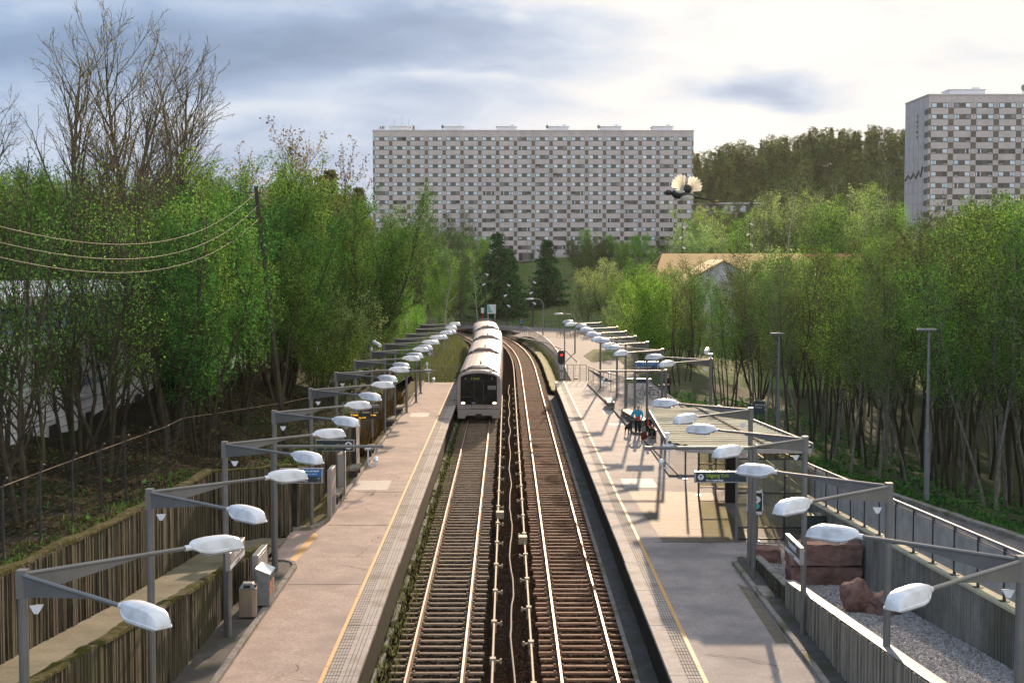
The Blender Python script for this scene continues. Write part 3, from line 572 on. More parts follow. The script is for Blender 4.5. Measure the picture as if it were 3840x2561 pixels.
while y < 60:
    w = q.uniform(.06, .16); b.box(10.86 - q.uniform(.006, .022), 10.86, y, y + w, 0, lerp(y, [8, 30, 51, 54, 60.5], [3.7, 2.56, 1.45, 1.25, .95]) - .03); y += w + q.uniform(.02, .1)
b.build('board_marks', 'concrete', t)
b = MB(); b.prism([(10.78, 8), (11.2, 8), (11.2, 30), (11.2, 51), (11.2, 60.5), (10.78, 60.5), (10.78, 51), (10.78, 30)], lambda x, y: lerp(y, [8, 30, 51, 54, 60.5], [3.7, 2.56, 1.45, 1.25, .95]), lambda x, y: lerp(y, [8, 30, 51, 54, 60.5], [3.7, 2.56, 1.45, 1.25, .95]) + .06)
b.build('coping', mat('pale coping', (0.5, 0.46, 0.3), (0.36, 0.34, 0.27), 2, 0.8), t)
wt = lambda y: lerp(y, [8, 30, 51, 54, 60.5, 63], [3.7, 2.56, 1.45, 1.25, .95, .8]) + .06
t = thing('balustrade', 'grey glazed balustrade with round handrail on top of the concrete wall', 'balustrade')
b = MB(); b.tube([(10.98, y, wt(y) + 1.22) for y in (9, 20, 30, 41, 51, 60.4)], .035, 8); b.build('handrail', 'galv', t, smooth=True)
b = MB(); b.tube([(10.98, y, wt(y) + 1.1) for y in (9, 20, 30, 41, 51, 60.4)], .018, 6); b.build('lower_rail', 'galv', t, smooth=True)
y = 24.0
while y < 60.5:
    b = MB(); b.box(10.95, 11.01, y - .03, y + .03, wt(y), wt(y) + 1.2); b.box(10.88, 11.08, y - .09, y + .09, wt(y), wt(y) + .02); b.build('post', 'dark_steel', t)
    y1 = min(y + 1.75, 60.45); b = MB(); b.add([(10.965, y + .05, wt(y) + .1), (10.995, y + .05, wt(y) + .1), (10.995, y1 - .05, wt(y1) + .1), (10.965, y1 - .05, wt(y1) + .1), (10.965, y + .05, wt(y) + 1.06), (10.995, y + .05, wt(y) + 1.06), (10.995, y1 - .05, wt(y1) + 1.06), (10.965, y1 - .05, wt(y1) + 1.06)], [(0, 3, 2, 1), (4, 5, 6, 7), (0, 1, 5, 4), (1, 2, 6, 5), (2, 3, 7, 6), (3, 0, 4, 7)])
    b.build('glass_panel', 'glass_dark', t); y += 1.75
strip('footpath', 8, 140, 2, lambda y: lerp(y, [8, 60, 66, 100, 140], [11.15, 11.15, 11.4, 10.2, 8]), path_out, lambda x, y: path_z(y), 'asphalt_path', 0, 4, follow=False)
kerb_line('kerb', [(path_out(y) + .05, y) for y in list(range(10, 80, 3))], w=.28, h=.13, L=1.0, seed=8, z=path_z)
kerb_line('kerb', [(path_out(y) + .05, y) for y in (79, 85, 95, 110)], w=.28, h=.1, L=1.5, seed=9, z=path_z)

# ------------------------------------------------------------------ platform lamps
def lamp_head_mesh(mb, o, d):
    """shell of the lantern starting at o and pointing along d (unit, horizontal)"""
    n = Vector((-d.y, d.x, 0)); rings = []
    prof = [(0, .045, .10, .17), (.04, .085, .075, .205), (.12, .12, .03, .225), (.25, .155, -.01, .235), (.36, .17, -.02, .24), (.6, .17, -.02, .235), (.78, .168, -.02, .22), (.90, .155, -.02, .175), (.97, .135, -.02, .11), (1.0, .12, -.02, .03)]
    for t, w, zb, zt in prof:
        c = o + d * (t * 1.0); h = zt - zb
        sec = [(-.98, 0), (-1.07, .04), (-1.07, .17), (-.98, .2), (-.94, .6), (-.82, .88), (-.55, 1.0), (.55, 1.0), (.82, .88), (.94, .6), (.98, .2), (1.07, .17), (1.07, .04), (.98, 0)]
        rings.append([tuple(c + n * (w * a) + Vector((0, 0, zb + h * z - .11))) for a, z in sec])
    mb.loft(rings)
def make_lamp(sx, h=5.28):
    """sx = +1: arms reach towards +x"""
    t = thing('platform_lamp', 'x', 'lamp post')
    b = MB(); b.tube([(0, 0, 0), (0, 0, h)], .078, 12); b.box(-.075, .075, -.09, .09, h - .42, h + .02); b.build('pole', 'grey_steel', t, smooth=False)
    b = MB(); b.tube([(0, 0, 0), (0, 0, .03)], .2, 12); 
    for k in range(4): b.tube([(.14 * math.cos(k * 1.57 + .78), .14 * math.sin(k * 1.57 + .78), .03), (.14 * math.cos(k * 1.57 + .78), .14 * math.sin(k * 1.57 + .78), .06)], .02, 6)
    b.build('base_plate', 'galv', t)
    for s in (1, -1):
        d = Vector((sx * .72, s * .69, 0)).normalized(); n = Vector((-d.y, d.x, 0)); o = Vector((0, s * .03, h - .06)); L = 2.95
        b = MB(); b.tube([o, o + d * L + Vector((0, 0, .0))], .036, 8)
        web = [(0.04, -.34), (0.04, -.02), (1.95, -.02), (1.95, -.045)]
        b.loft([[tuple(o + d * u + n * e + Vector((0, 0, w))) for u, w in web] for e in (-.014, .014)]); b.build('arm', 'grey_steel', t)
        b = MB(); b.tube([o + d * (L - .10), o + d * (L + .1)], .05, 8); b.build('coupling', 'white_plastic', t)
        b = MB(); lamp_head_mesh(b, o + d * L + Vector((0, 0, .0)), d); hd = b.build('lamp_head', 'white_plastic', t, smooth=True)
        b = MB(); e = o + d * (L + .28); b.loft([[tuple(e + d * u + n * a + Vector((0, 0, -.135 + z))) for a, z in ((-.14, 0), (-.12, -.03), (.12, -.03), (.14, 0))] for u in (0, .62)]); b.build('lens', 'lens', hd)
    b = MB(); c = Vector((sx * .33, -.33, h - .52)); 
    b.loft([[tuple(c + Vector((a * k, e, zz * k))) for a, zz in ((-.10, .07), (.10, .07), (.03, -.06), (-.03, -.06))] for k, e in ((.5, .16), (1, -.06))]); b.build('loudspeaker', 'white_plastic', t)
    return t
protoL = make_lamp(1); protoR = make_lamp(-1)
LL = [(-7.50, 21.8), (-7.50, 29.65), (-7.48, 37.5), (-7.46, 45.4), (-7.40, 53.45), (-7.40, 61.4), (-7.36, 68.8), (-7.25, 76.0), (-7.15, 82.9), (-7.0, 88.4), (-6.7, 94.5), (-6.5, 101.3), (-6.6, 108.3)]
LR = [(8.33, 22.78), (8.23, 30.4), (8.14, 38.6), (7.96, 46.23), (10.04, 69.89), (8.5, 77.63), (8.38, 84.8), (8.24, 91.34), (8.19, 97.97), (8.11, 104.57), (7.4, 112.44)]
for (proto, lst, side) in ((protoL, LL, 'left'), (protoR, LR, 'right')):
    for i, (x, y) in enumerate(lst):
        lab = 'grey twin arm lamp post with white heads, %s on the %s platform' % (ORD[i], side)
        if i: proto_rz = random.Random(i * 3 + len(lst)).uniform(-.03, .03)
        if i == 0: proto.location = (x, y, 0); proto['label'] = lab; proto['group'] = 'lamp posts along the %s platform' % side
        else: dup(proto, (x, y, 0), proto_rz, lab)
# ------------------------------------------------------------------ signs
def arrow(parent, x, z, r, up=True, y=-.03, m2='sign_black'):
    b = MB(); k = 24; b.loft([[(x + r * math.cos(2 * math.pi * j / k), e, z + r * math.sin(2 * math.pi * j / k)) for j in range(k)] for e in (y, y - .004)]); c = b.build('arrow_disc', 'txt_white', parent)
    b = MB(); w = r * .13
    pts = [((0, -.62), (0, .6)), ((-.42, .12), (0, .6)), ((.42, .12), (0, .6))]
    for (a, c0), (d, e) in pts:
        if up is False: a, c0, d, e = c0, -a, e, -d
        if up == 'left': a, c0, d, e = -c0, a, -e, d
        v = Vector((d - a, 0, e - c0)).normalized(); n = Vector((-v.z, 0, v.x)) * w
        P = [Vector((x + a * r, 0, z + c0 * r)), Vector((x + d * r, 0, z + e * r))]
        b.loft([[tuple(P[0] + n + Vector((0, yy, 0))), tuple(P[1] + n + Vector((0, yy, 0))), tuple(P[1] - n + Vector((0, yy, 0))), tuple(P[0] - n + Vector((0, yy, 0)))] for yy in (y - .005, y - .008)])
    b.build('arrow', m2, parent)
def exit_sign(label, x0, x1, z0, z1, y, pole_x, pole_h, arrow_x, arrow_dir, text_x, sub=None, pole_z=0.0, ts=None):
    t = thing('exit_sign', label, 'sign', (0, y, 0))
    b = MB(); b.box(x0, x1, -.02, .06, z0, z1); b.build('frame', 'sign_frame', t, bevel=.008)
    b = MB(); b.box(x0 + .05, x1 - .05, -.026, -.02, z0 + .035, z1 - .035); b.build('panel', 'sign_black', t)
    if pole_x is not None:
        b = MB(); b.tube([(pole_x, .14, pole_z), (pole_x, .14, pole_h)], .045, 10); b.tube([(pole_x, .14, pole_z), (pole_x, .14, pole_z + .03)], .14, 10); b.build('pole', 'grey_steel', t, smooth=False)
        b = MB()
        for z in (z0 + .08, z1 - .08): b.box(pole_x - .06, pole_x + .06, .06, .2, z - .02, z + .02)
        b.build('bracket', 'galv', t)
    H = z1 - z0; s = ts or H * (.42 if sub else .52)
    zb = (z0 + H * .50) if sub else z0 + H * .32
    a = text('Utgang', s, 'txt_green', t, (text_x, -.028, zb), bold=.003 * s / .2)
    w = max(v.co.x for v in a.data.vertices); text('Exit', s, 'txt_green', t, (text_x + w + s * .28, -.028, zb))
    if sub: text(sub, s * .5, 'txt_white', t, (text_x, -.028, z0 + H * .16), bold=.003)
    arrow(t, arrow_x, (z0 + z1) / 2, H * .33 if not sub else H * .26, arrow_dir)
    return t
exit_sign('dark exit sign with up arrow on the left platform, behind the camera beam', -8.12, -6.47, 2.03, 2.52, 60.0, -6.93, 2.45, -6.72, True, -8.02, None)
exit_sign('dark exit sign with up arrow and street name in front of the shelter', 5.87, 7.55, 3.14, 3.50, 44.25, None, 0, 6.07, True, 6.24, 'Ammerudhellinga')
exit_sign('small dark exit sign with right arrow beyond the benches, right platform', 8.1, 9.95, 1.66, 1.98, 98.0, 8.3, 1.66, 9.75, False, 8.25, None)
exit_sign('dark exit sign at the far end of the left platform', -7.05, -5.85, 2.62, 3.02, 112.0, -6.9, 2.62, -6.08, True, -6.95, None)
def line_sign(label, x0, x1, z0, z1, y, pole_x, pole_h, left, scale=1.0, pole=True):
    t = thing('direction_sign', label, 'sign', (0, y, 0)); H = z1 - z0
    b = MB(); b.box(x0, x1, -.02, .06, z0, z1); b.build('frame', 'sign_frame', t, bevel=.008)
    b = MB(); b.box(x0 + .05, x1 - .06, -.026, -.02, z0 + H * .46, z1 - .03); b.build('blue_panel', 'sign_blue', t)
    b = MB(); b.box(x0 + .05, x1 - .06, -.026, -.02, z0 + .03, z0 + H * .455); b.build('black_panel', 'sign_black', t)
    b = MB(); b.tube([(pole_x, .14, 0), (pole_x, .14, pole_h)], .07, 12); b.tube([(pole_x, .14, 0), (pole_x, .14, .04)], .18, 12); b.tube([(pole_x, .14, pole_h * .55), (pole_x, .14, pole_h * .55 + .05)], .078, 12)
    if pole: b.build('pole', 'grey_steel', t)
    s = H * .17; tx = x0 + (x1 - x0) * .27
    if left:
        text('Billett kreves om bord', s, 'txt_white', t, (x1 - .14, -.028, z0 + H * .76), align='RIGHT', bold=.004); text('Ticket is required on board', s * .82, 'txt_white', t, (x1 - .2, -.028, z0 + H * .57), align='RIGHT')
        text('Retning Vestli', s, 'txt_white', t, (tx, -.028, z0 + H * .29), bold=.004); text('Direction Vestli', s, 'txt_white', t, (tx, -.028, z0 + H * .11))
        text('Spor', s * .6, 'txt_white', t, (x1 - .18, -.028, z0 + H * .30)); text('1', s * .9, 'txt_white', t, (x1 - .16, -.028, z0 + H * .11))
    else:
        text('Gyldig billett kreves om bord', s * .85, 'txt_white', t, (tx, -.028, z0 + H * .76), bold=.004); text('A valid ticket is required on board', s * .6, 'txt_white', t, (tx, -.028, z0 + H * .58))
        text('Retning sentrum', s * .95, 'txt_white', t, (x0 + .42, -.028, z0 + H * .27), bold=.004); text('Direction city centre', s * .75, 'txt_white', t, (x0 + .42, -.028, z0 + H * .10))
        text('2', s * .9, 'txt_white', t, (x1 - .18, -.028, z0 + H * .11)); text('i', s * 1.6, 'txt_white', t, (x0 + .14, -.028, z0 + H * .6))
        arrow(t, x0 + .16, z0 + H * .24, H * .15, 'left')
    b = MB(); k = 24; cx = x0 + (.2 if left else .33); cz = z0 + H * .25; r = H * .17
    for j in range(k):
        a0, a1 = 2 * math.pi * j / k, 2 * math.pi * (j + 1) / k
        b.add([(cx + q_ * math.cos(a), -.028, cz + q_ * math.sin(a)) for q_, a in ((r, a0), (r, a1), (r * .82, a1), (r * .82, a0))], [(0, 1, 2, 3)])
    b.box(cx - r * .07, cx + r * .07, -.03, -.028, cz - r * .8, cz + r * .8); b.box(cx - r * .4, cx + r * .4, -.03, -.028, cz + r * .3, cz + r * .45); b.build('line_emblem', 'txt_white', t)
    return t
line_sign('blue and black ticket and direction sign, fixed to its post at the left walkway', -7.42, -6.0, 2.84, 3.34, 46.1, -7.66, 4.0, True)
line_sign('blue and black ticket and direction sign hanging above the far right platform', 7.74, 9.1, 3.58, 4.05, 85.3, 8.42, 4.0, False, pole=False)
def name_sign(label, x, y0, y1, z0, z1, face, py, px_):
    t = thing('station_name_sign', label, 'sign', (x, (y0 + y1) / 2, 0)); h = (y1 - y0) / 2
    b = MB(); b.box(-.06, .06, -h, h, z0, z1); b.build('frame', 'sign_frame', t, bevel=.006)
    f = face
    b = MB(); b.box(min(f * .06, f * .066), max(f * .06, f * .066), -h + .05, h - .05, z0 + (z1 - z0) * .3, z1 - .03); b.build('dark_panel', 'sign_black' if f < 0 else 'sign_tan', t)
    b = MB(); b.box(min(f * .06, f * .066), max(f * .06, f * .066), -h + .03, h - .03, z0 + .03, z0 + (z1 - z0) * .28); b.build('white_panel', 'white_plastic', t)
    text('Ammerud', .26, 'txt_white', t, (f * .068, 0, z0 + (z1 - z0) * .5), (R(90), 0, R(90) if f > 0 else R(-90)), 'CENTER', bold=.006)
    text('Vestli - Bergkrystallen', .07, 'black', t, (f * .068, 0, z0 + (z1 - z0) * .1), (R(90), 0, R(90) if f > 0 else R(-90)), 'CENTER')
    b = MB(); b.tube([(px_ - x, py - (y0 + y1) / 2, 0), (px_ - x, py - (y0 + y1) / 2, z1 - .1)], .065, 12); b.tube([(px_ - x, py - (y0 + y1) / 2, 0), (px_ - x, py - (y0 + y1) / 2, .05)], .19, 12); b.build('pole', 'grey_steel', t)
M['sign_tan'] = mat('glossy dark sign face', (0.05, 0.055, 0.055), None, 2, 0.12, spec=1.0)
name_sign('station name board edge on to the camera above the left ribbed wall', -7.3, 36.8, 38.9, 1.98, 2.47, 1, 37.35, -7.38)
name_sign('station name board seen at an angle beside the granite blocks', 7.86, 37.5, 39.5, 1.98, 2.45, -1, 37.6, 7.92)
# ------------------------------------------------------------------ camera beams
def camera_beam(label, px_, y, z, xe, cam_x, pole=True, sx=1, extra=True):
    t = thing('camera_beam', label, 'camera mast', (0, y, 0))
    b = MB(); b.tube([(px_, 0, z), (xe, 0, z)], .052, 10); b.tube([(xe - .04, 0, z), (xe, 0, z)], .058, 10); b.build('beam', 'grey_steel', t, smooth=False)
    b = MB(); b.tube([(px_, 0, 0), (px_, 0, z + .1)], .07, 12); b.tube([(px_, 0, z * .5), (px_, 0, z * .5 + .05)], .08, 12); b.tube([(px_, 0, 0), (px_, 0, .04)], .19, 12)
    if pole: b.build('pole', 'grey_steel', t)
    b = MB(); b.tube([(cam_x, 0, z - .05), (cam_x, 0, z - .5), (cam_x + .03 * sx, 0, z - .6), (cam_x + .12 * sx, 0, z - .66), (cam_x + .22 * sx, 0, z - .62), (cam_x + .25 * sx, 0, z - .52)], .022, 6); b.box(cam_x - .1, cam_x + .1, -.07, .07, z - .085, z - .06); b.build('bracket', 'white_plastic', t)
    b = MB(); b.ell((cam_x + .25 * sx, 0, z - .43), (.1, .1, .09)); b.tube([(cam_x + .25 * sx, -.02, z - .42), (cam_x + .30 * sx, -.2, z - .47)], .055, 10); b.build('dome_camera', 'white_plastic', t, smooth=True)
    if extra:
        b = MB(); b.box(cam_x - .22, cam_x + .12, -.08, .08, z + .04, z + .10); b.tube([(cam_x - .08, 0, z + .1), (cam_x - .08, 0, z + .42)], .03, 6); b.box(cam_x - .13, cam_x - .03, -.05, .05, z + .30, z + .48); b.build('sensor', 'white_plastic', t)
    return t
camera_beam('long horizontal camera beam crossing the left platform near the blue sign', -7.62, 46.3, 4.02, -4.05, -4.55, extra=False)
camera_beam('camera beam further along the left platform, white sensor on top', -7.3, 77.0, 4.12, -3.95, -4.25, pole=False)
camera_beam('horizontal camera beam crossing the right platform above the exit sign', 7.78, 44.4, 4.22, 4.36, 5.1, sx=-1)
camera_beam('camera beam further along the right platform between two posts', 8.62, 77.0, 4.12, 5.0, 5.5, sx=-1, extra=False)
t = thing('surveillance_camera', 'white box camera on top of the lamp post behind the shelter', 'camera', (10.04, 69.89, 5.3))
b = MB(); b.tube([(0, 0, 0), (0, 0, .22)], .05, 8); b.box(-.28, .1, -.06, .06, .18, .24); b.build('mount', 'white_plastic', t)
b = MB(); b.tube([(-.1, .3, .42), (-.3, -.45, .33)], .11, 10); b.build('housing', 'white_plastic', t)
t = thing('surveillance_camera', 'white box camera on the eighth left lamp post', 'camera', (-7.25, 76.0, 5.3))
b = MB(); b.tube([(0, 0, 0), (0, 0, .2)], .05, 8); b.build('mount', 'white_plastic', t)
b = MB(); b.tube([(.1, .3, .45), (.5, -.35, .28)], .1, 10); b.build('housing', 'white_plastic', t)
# train display
t = thing('departure_display', 'hanging departure display with amber digits on the left platform', 'display', (0, 62.6, 0))
b = MB(); b.tube([(-7.25, 0, 0), (-7.25, 0, 3.85)], .06, 10); b.box(-7.3, -5.65, -.05, .05, 3.62, 3.74); b.build('post', 'grey_steel', t)
b = MB(); b.box(-6.95, -5.7, -.12, .12, 3.13, 3.40); b.box(-6.5, -6.4, -.02, .02, 3.4, 3.63); b.box(-6.0, -5.9, -.02, .02, 3.4, 3.63); b.build('case', 'black', t)
text('5 Vestli', .11, 'txt_amber', t, (-6.9, -.125, 3.27)); text('1 min', .11, 'txt_amber', t, (-5.77, -.125, 3.27), align='RIGHT'); text('Avg 16:44', .08, 'txt_amber', t, (-6.55, -.125, 3.16))
# ------------------------------------------------------------------ furniture
t = thing('litter_bin', 'brown steel litter bin with sloping top against the ribbed wall', 'bin', (-7.25, 39.4, .1))
b = MB(); b.prism([(-.23, -.18), (.15, -.18), (.23, -.1), (.23, .1), (.15, .18), (-.23, .18)], .05, .84); b.build('body', 'tree_bin', t, bevel=.01)
b = MB(); b.loft([[(-.24, -.19, .845), (.24, -.19, .845), (.24, .19, .845), (-.24, .19, .845)], [(-.14, -.12, 1.0), (.14, -.12, 1.0), (.14, .12, 1.0), (-.14, .12, 1.0)]]); b.build('lid', 'galv', t, bevel=.008)
b = MB(); b.box(.13, .235, -.09, .09, .87, .95); b.box(-.09, .09, -.185, -.12, .87, .95); b.build('opening', 'black', t)
t = thing('recycling_bin', 'grey recycling bin with slanted top and orange stickers by the kerb', 'bin', (-7.0, 40.9, .1))
b = MB(); b.loft([[(-.22, y, .06), (.16, y, .06), (.16, y, .95), (-.22, y, 1.12)] for y in (-.4, .5)]); b.build('body', 'galv', t, bevel=.012)
b = MB(); b.loft([[(-.24, y, 1.125), (.18, y, .96), (.18, y, .99), (-.24, y, 1.16)] for y in (-.42, .52)]); b.build('lid', 'white_plastic', t)
for k in range(2):
    b = MB(); b.box(.161, .166, -.28 + .45 * k, -.08 + .45 * k, .76, .88); b.build('slot', 'black', t)
    b = MB(); b.box(.161, .167, -.28 + .45 * k, -.08 + .45 * k, .58, .72); b.box(.161, .167, -.28 + .45 * k, -.08 + .45 * k, .36, .5); b.build('sticker', 'orange', t)
t = thing('information_board', 'short grey cabinet board directly behind the recycling bin', 'board', (-7.32, 41.9, .1))
b = MB(); b.box(-.09, .09, -1.0, .6, .3, 1.45); b.box(-.07, .07, -.95, -.8, 0, .3); b.box(-.07, .07, .4, .55, 0, .3); b.build('cabinet', 'sign_frame', t, bevel=.01)
b = MB(); b.box(.091, .096, -.9, .5, .45, 1.35); b.build('glazing', 'pane_mid', t)
t = thing('information_board', 'tall information board edge on beside the kerb, nearer the camera', 'board', (-6.93, 55.8, .1))
b = MB(); b.box(-.08, .08, -.75, -.6, 0, 1.85); b.box(-.08, .08, .6, .75, 0, 1.85); b.box(-.08, .08, -.6, .6, .75, 1.85); b.build('frame', 'sign_frame', t, bevel=.008)
b = MB(); b.box(.081, .088, -.56, .56, .8, 1.78); b.build('poster_panel', 'edge_slab', t)
t = thing('ticket_machine', 'narrow white and orange ticket machine beyond the information board', 'ticket machine', (-7.05, 60.5, .1))
b = MB(); b.box(-.14, .1, -.5, .5, 0, 1.8); b.build('cabinet', 'sign_frame', t, bevel=.01)
b = MB(); b.box(.101, .106, -.42, .42, 1.0, 1.72); b.build('screen_panel', 'white_plastic', t); b = MB(); b.box(.107, .11, -.3, .1, 1.35, 1.65); b.build('sticker', 'orange', t)
def block_bench(label, x, y, w=.9, m='kerb'):
    t = thing('bench', label, 'bench', (x, y, .1)); b = MB(); b.box(-.2, .22, -w, w, .32, .46); b.build('seat', m, t, bevel=.02); 
    for s in (-1, 1): b = MB(); b.box(-.16, .18, s * w * .75 - .09, s * w * .75 + .09, 0, .32); b.build('support', 'dark_steel', t)
for i, (y, nm) in enumerate(((58.6, 'first'), (66.0, 'second'), (73.0, 'third'), (86.5, 'fourth'), (93.5, 'fifth'))):
    block_bench('stone bench on the left platform verge, %s from the camera' % nm, -7.1, y)
t = thing('timber_stack', 'small stone slab step lying on the right kerb', 'slab', (7.75, 42.2, .08)); b = MB(); b.box(-.18, .18, -.65, .65, 0, .13); b.build('slab', 'kerb', t, bevel=.02)
t.name = 'stone_step'
t = thing('advert_column', 'tall black framed poster board beside the left ribbed wall', 'poster board', (-7.2, 67.3, .1))
b = MB(); b.box(-.12, .1, -.8, .8, 0, 2.6); b.build('case', 'black', t, bevel=.01); b = MB(); b.box(.1, .108, -.7, .7, .3, 2.5); b.build('poster', 'edge_slab', t); t.name = 'poster_board'
for lab, x, y, w, l in (('pale rectangular access cover set in the left platform', -6.05, 63.6, .75, 1.4), ('far pale access cover set in the left platform', -5.75, 93.0, .6, 1.3), ('pale rectangular access cover in front of the shelter', 6.0, 64.2, .75, 1.3), ('far pale access cover set in the right platform', 7.1, 94.5, .65, 1.2), ('narrow pale cover beside the woman with the dog', 6.75, 87.6, .45, .5)):
    b = MB(); b.box(x - w, x + w, y - l, y + l, .001, .01); b.box(x - w * .9, x - w * .86, y - l * .9, y + l * .9, .0101, .0125); b.box(x + w * .86, x + w * .9, y - l * .9, y + l * .9, .0101, .0125); tag(b.build('access_cover', 'bench'), lab, 'access cover')
# granite blocks and boulders
def rock_block(label, x0, x1, y0, y1, z0, z1, seed, parent=None, n=7):
    me = bpy.data.meshes.new('granite_block'); bm = bmesh.new(); bmesh.ops.create_cube(bm, size=1); bmesh.ops.subdivide_edges(bm, edges=bm.edges, cuts=n, use_grid_fill=True)
    r = random.Random(seed)
    from mathutils import noise
    for v in bm.verts:
        p = v.co.copy(); w = Vector((p.x * (x1 - x0), p.y * (y1 - y0), p.z * (z1 - z0)))
        nn = noise.noise_vector(w * 3.1 + Vector((seed, 0, 0))) * .045 + noise.noise_vector(w * 9 + Vector((seed, 3, 0))) * .018
        v.co = w + Vector(((x0 + x1) / 2, (y0 + y1) / 2, (z0 + z1) / 2)) + Vector(nn)
    bm.to_mesh(me); bm.free(); o = link('granite_block', me, 'rock', parent); return tag(o, label, 'stone block') if parent is None else o
rock_block('x', 8.62, 10.78, 42.6, 43.5, .12, .82, 2)['label'] = 'long rough red granite block, lower one of the stack in the gravel'
rock_block('x', 8.58, 10.74, 42.55, 43.45, .88, 1.52, 5)['label'] = 'long rough red granite block, upper one of the stack'
rock_block('x', 8.15, 9.0, 46.2, 47.0, .1, .62, 8)['label'] = 'small rough granite block left behind the block stack'
def boulder(label, c, r, seed):
    from mathutils import noise
    me = bpy.data.meshes.new('boulder'); bm = bmesh.new(); bmesh.ops.create_icosphere(bm, subdivisions=4, radius=1)
    for v in bm.verts:
        d = v.co.normalized(); k = 1 + .32 * noise.noise(d * 1.1 + Vector((seed, 0, 0))) + .10 * noise.noise(d * 3.2 + Vector((seed, 1, 0))) + .03 * noise.noise(d * 9)
        q = Vector((d.x * r[0], d.y * r[1], d.z * r[2])) * k; q.z = max(-r[2] * .6, q.z); v.co = q + Vector(c)
    bm.to_mesh(me); bm.free(); tag(link('boulder', me, 'rock'), label, 'boulder')
boulder('left rounded red boulder half hidden behind the lamp head', (9.45, 37.9, 1.02), (.42, .5, .5), 3)
boulder('right rounded red boulder on the gravel in front of the concrete wall', (10.08, 37.5, .88), (.5, .5, .42), 7)
# green cabinet
t = thing('electrical_cabinet', 'dark green electrical cabinet behind the granite stack', 'cabinet', (10.4, 47.9, 0)); b = MB(); b.box(-.33, .33, -.3, .3, .1, 1.45); b.box(-.36, .36, -.33, .33, 1.45, 1.5); b.build('body', mat('dark green paint', (0.03, 0.055, 0.05), None, 2, .5), t, bevel=.01)
b = MB(); b.box(-.01, .01, -.305, -.3, .15, 1.4); b.box(.05, .09, -.32, -.3, .75, .85); b.build('door_handle', 'dark_steel', t)
# ------------------------------------------------------------------ shelter
t = thing('platform_shelter', 'glazed platform shelter with flat corrugated roof on the right platform', 'shelter')
RX0, RX1, RY0, RY1, RZ = 6.1, 11.0, 51.2, 65.0, 3.34
RXL = lambda y: lerp(y, [52.3, 65], [6.02, 6.5])
RXR = lambda y: lerp(y, [RY0, RY1], [11.0, 9.6])
b = MB(); n = 110
ring = []
V = []; 
for i in range(n + 1):
    y = RY0 + (RY1 - RY0) * i / n; z = RZ + .035 * math.sin(i * math.pi * .5)
    xl = RXL(y) + (.95 * max(0, (53.0 - y) / 1.8) ** 1.3 if y < 53 else 0)
    for x in (xl, RXL(y) + 1.9, RXR(y) - 1.5, RXR(y)): V.append((x, y, z + (.05 if x > RXR(y) - .1 else 0)))
F = [(i * 4 + j, i * 4 + j + 1, (i + 1) * 4 + j + 1, (i + 1) * 4 + j) for i in range(n) for j in range(3)]
b.add(V, F); b.build('roof_sheet', 'roof_poly', t)
b = MB(); b.prism([(RXL(53) - .03, 53.0), (RX0 + .12, 52.1), (RX0 + .5, 51.5), (RX0 + 1.1, RY0 - .03), (RX1, RY0 - .03), (RX1 + .05, RY0), (RXR(RY1) + .05, RY1), (RXL(RY1) - .03, RY1)], RZ - .22, RZ - .055); b.build('roof_frame', 'bench', t, bevel=.01)
b = MB(); b.prism([(RXL(53) - .07, 53.0), (RXL(53) - .035, 53.0), (RXL(RY1) - .035, RY1), (RXL(RY1) - .07, RY1)], RZ - .2, RZ + .05); b.prism([(RX1 + .05, RY0), (RX1 + .1, RY0), (RXR(RY1) + .1, RY1), (RXR(RY1) + .05, RY1)], RZ - .2, RZ + .16); b.build('gutter', 'galv', t)
b = MB(); b.prism([(9.4, RY0 + .1), (9.48, RY0 + .1), (8.68, RY1 - .1), (8.6, RY1 - .1)], RZ + .03, RZ + .09); b.build('roof_joint', 'groove', t)
b = MB(); y = RY0 + .9
while y < RY1 - .3: b.box(RXL(y) + .05, RXR(y) - .1, y, y + .05, RZ + .036, RZ + .06); y += .62
b.build('roof_ribs', 'bench', t)
for x, y in ((8.26, 50.75), (8.26, 60.85), (9.72, 60.85), (10.65, 50.75), (10.65, 61), (9.0, 50.75), (8.26, 65.4)):
    b = MB(); b.box(x - .04, x + .04, y - .04, y + .04, 0, RZ - .22 if y > 50.8 or x > 8.5 else 3.05); b.box(x - .1, x + .1, y - .1, y + .1, 0, .02); b.build('post', 'grey_steel', t)
b = MB(); b.box(9.15, 9.6, 58.9, 59.3, 0, RZ - .22); b.build('column', 'dark_steel', t)
b = MB()
for z in (.35, 1.35, 2.35): b.box(8.26, 9.72, 60.83, 60.87, z - .025, z + .025)
for z in (.08, .5, 1.75, 2.98): b.box(8.26, 10.65, 50.73, 50.77, z - .03, z + .03)
for z in (.5, 1.9, 2.9): b.box(10.62, 10.67, 50.8, 61, z - .03, z + .03)
for y in (53.3, 55.9, 58.5): b.box(10.62, 10.67, y - .03, y + .03, 0, 3.1)
b.box(8.9, 8.96, 50.72, 50.78, 0, 3.0); b.box(9.95, 10.01, 50.72, 50.78, 0, 3.0); b.box(8.98, 9.02, 60.82, 60.88, 0.0, 2.4)
b.build('glazing_bars', 'dark_steel', t)
b = MB(); b.box(8.3, 9.68, 60.845, 60.855, .4, 3.1); b.build('glass_screen', 'glass', t)
b = MB(); b.box(8.3, 10.6, 50.745, 50.755, .5, 2.95); b.build('glass_screen', 'glass', t)
b = MB(); b.box(10.64, 10.65, 50.8, 60.9, .5, 2.9); b.build('glass_screen', 'glass', t)
b = MB(); b.box(8.9, 10.4, 60.0, 60.5, .38, .46); b.build('bench_seat', 'bench', t)
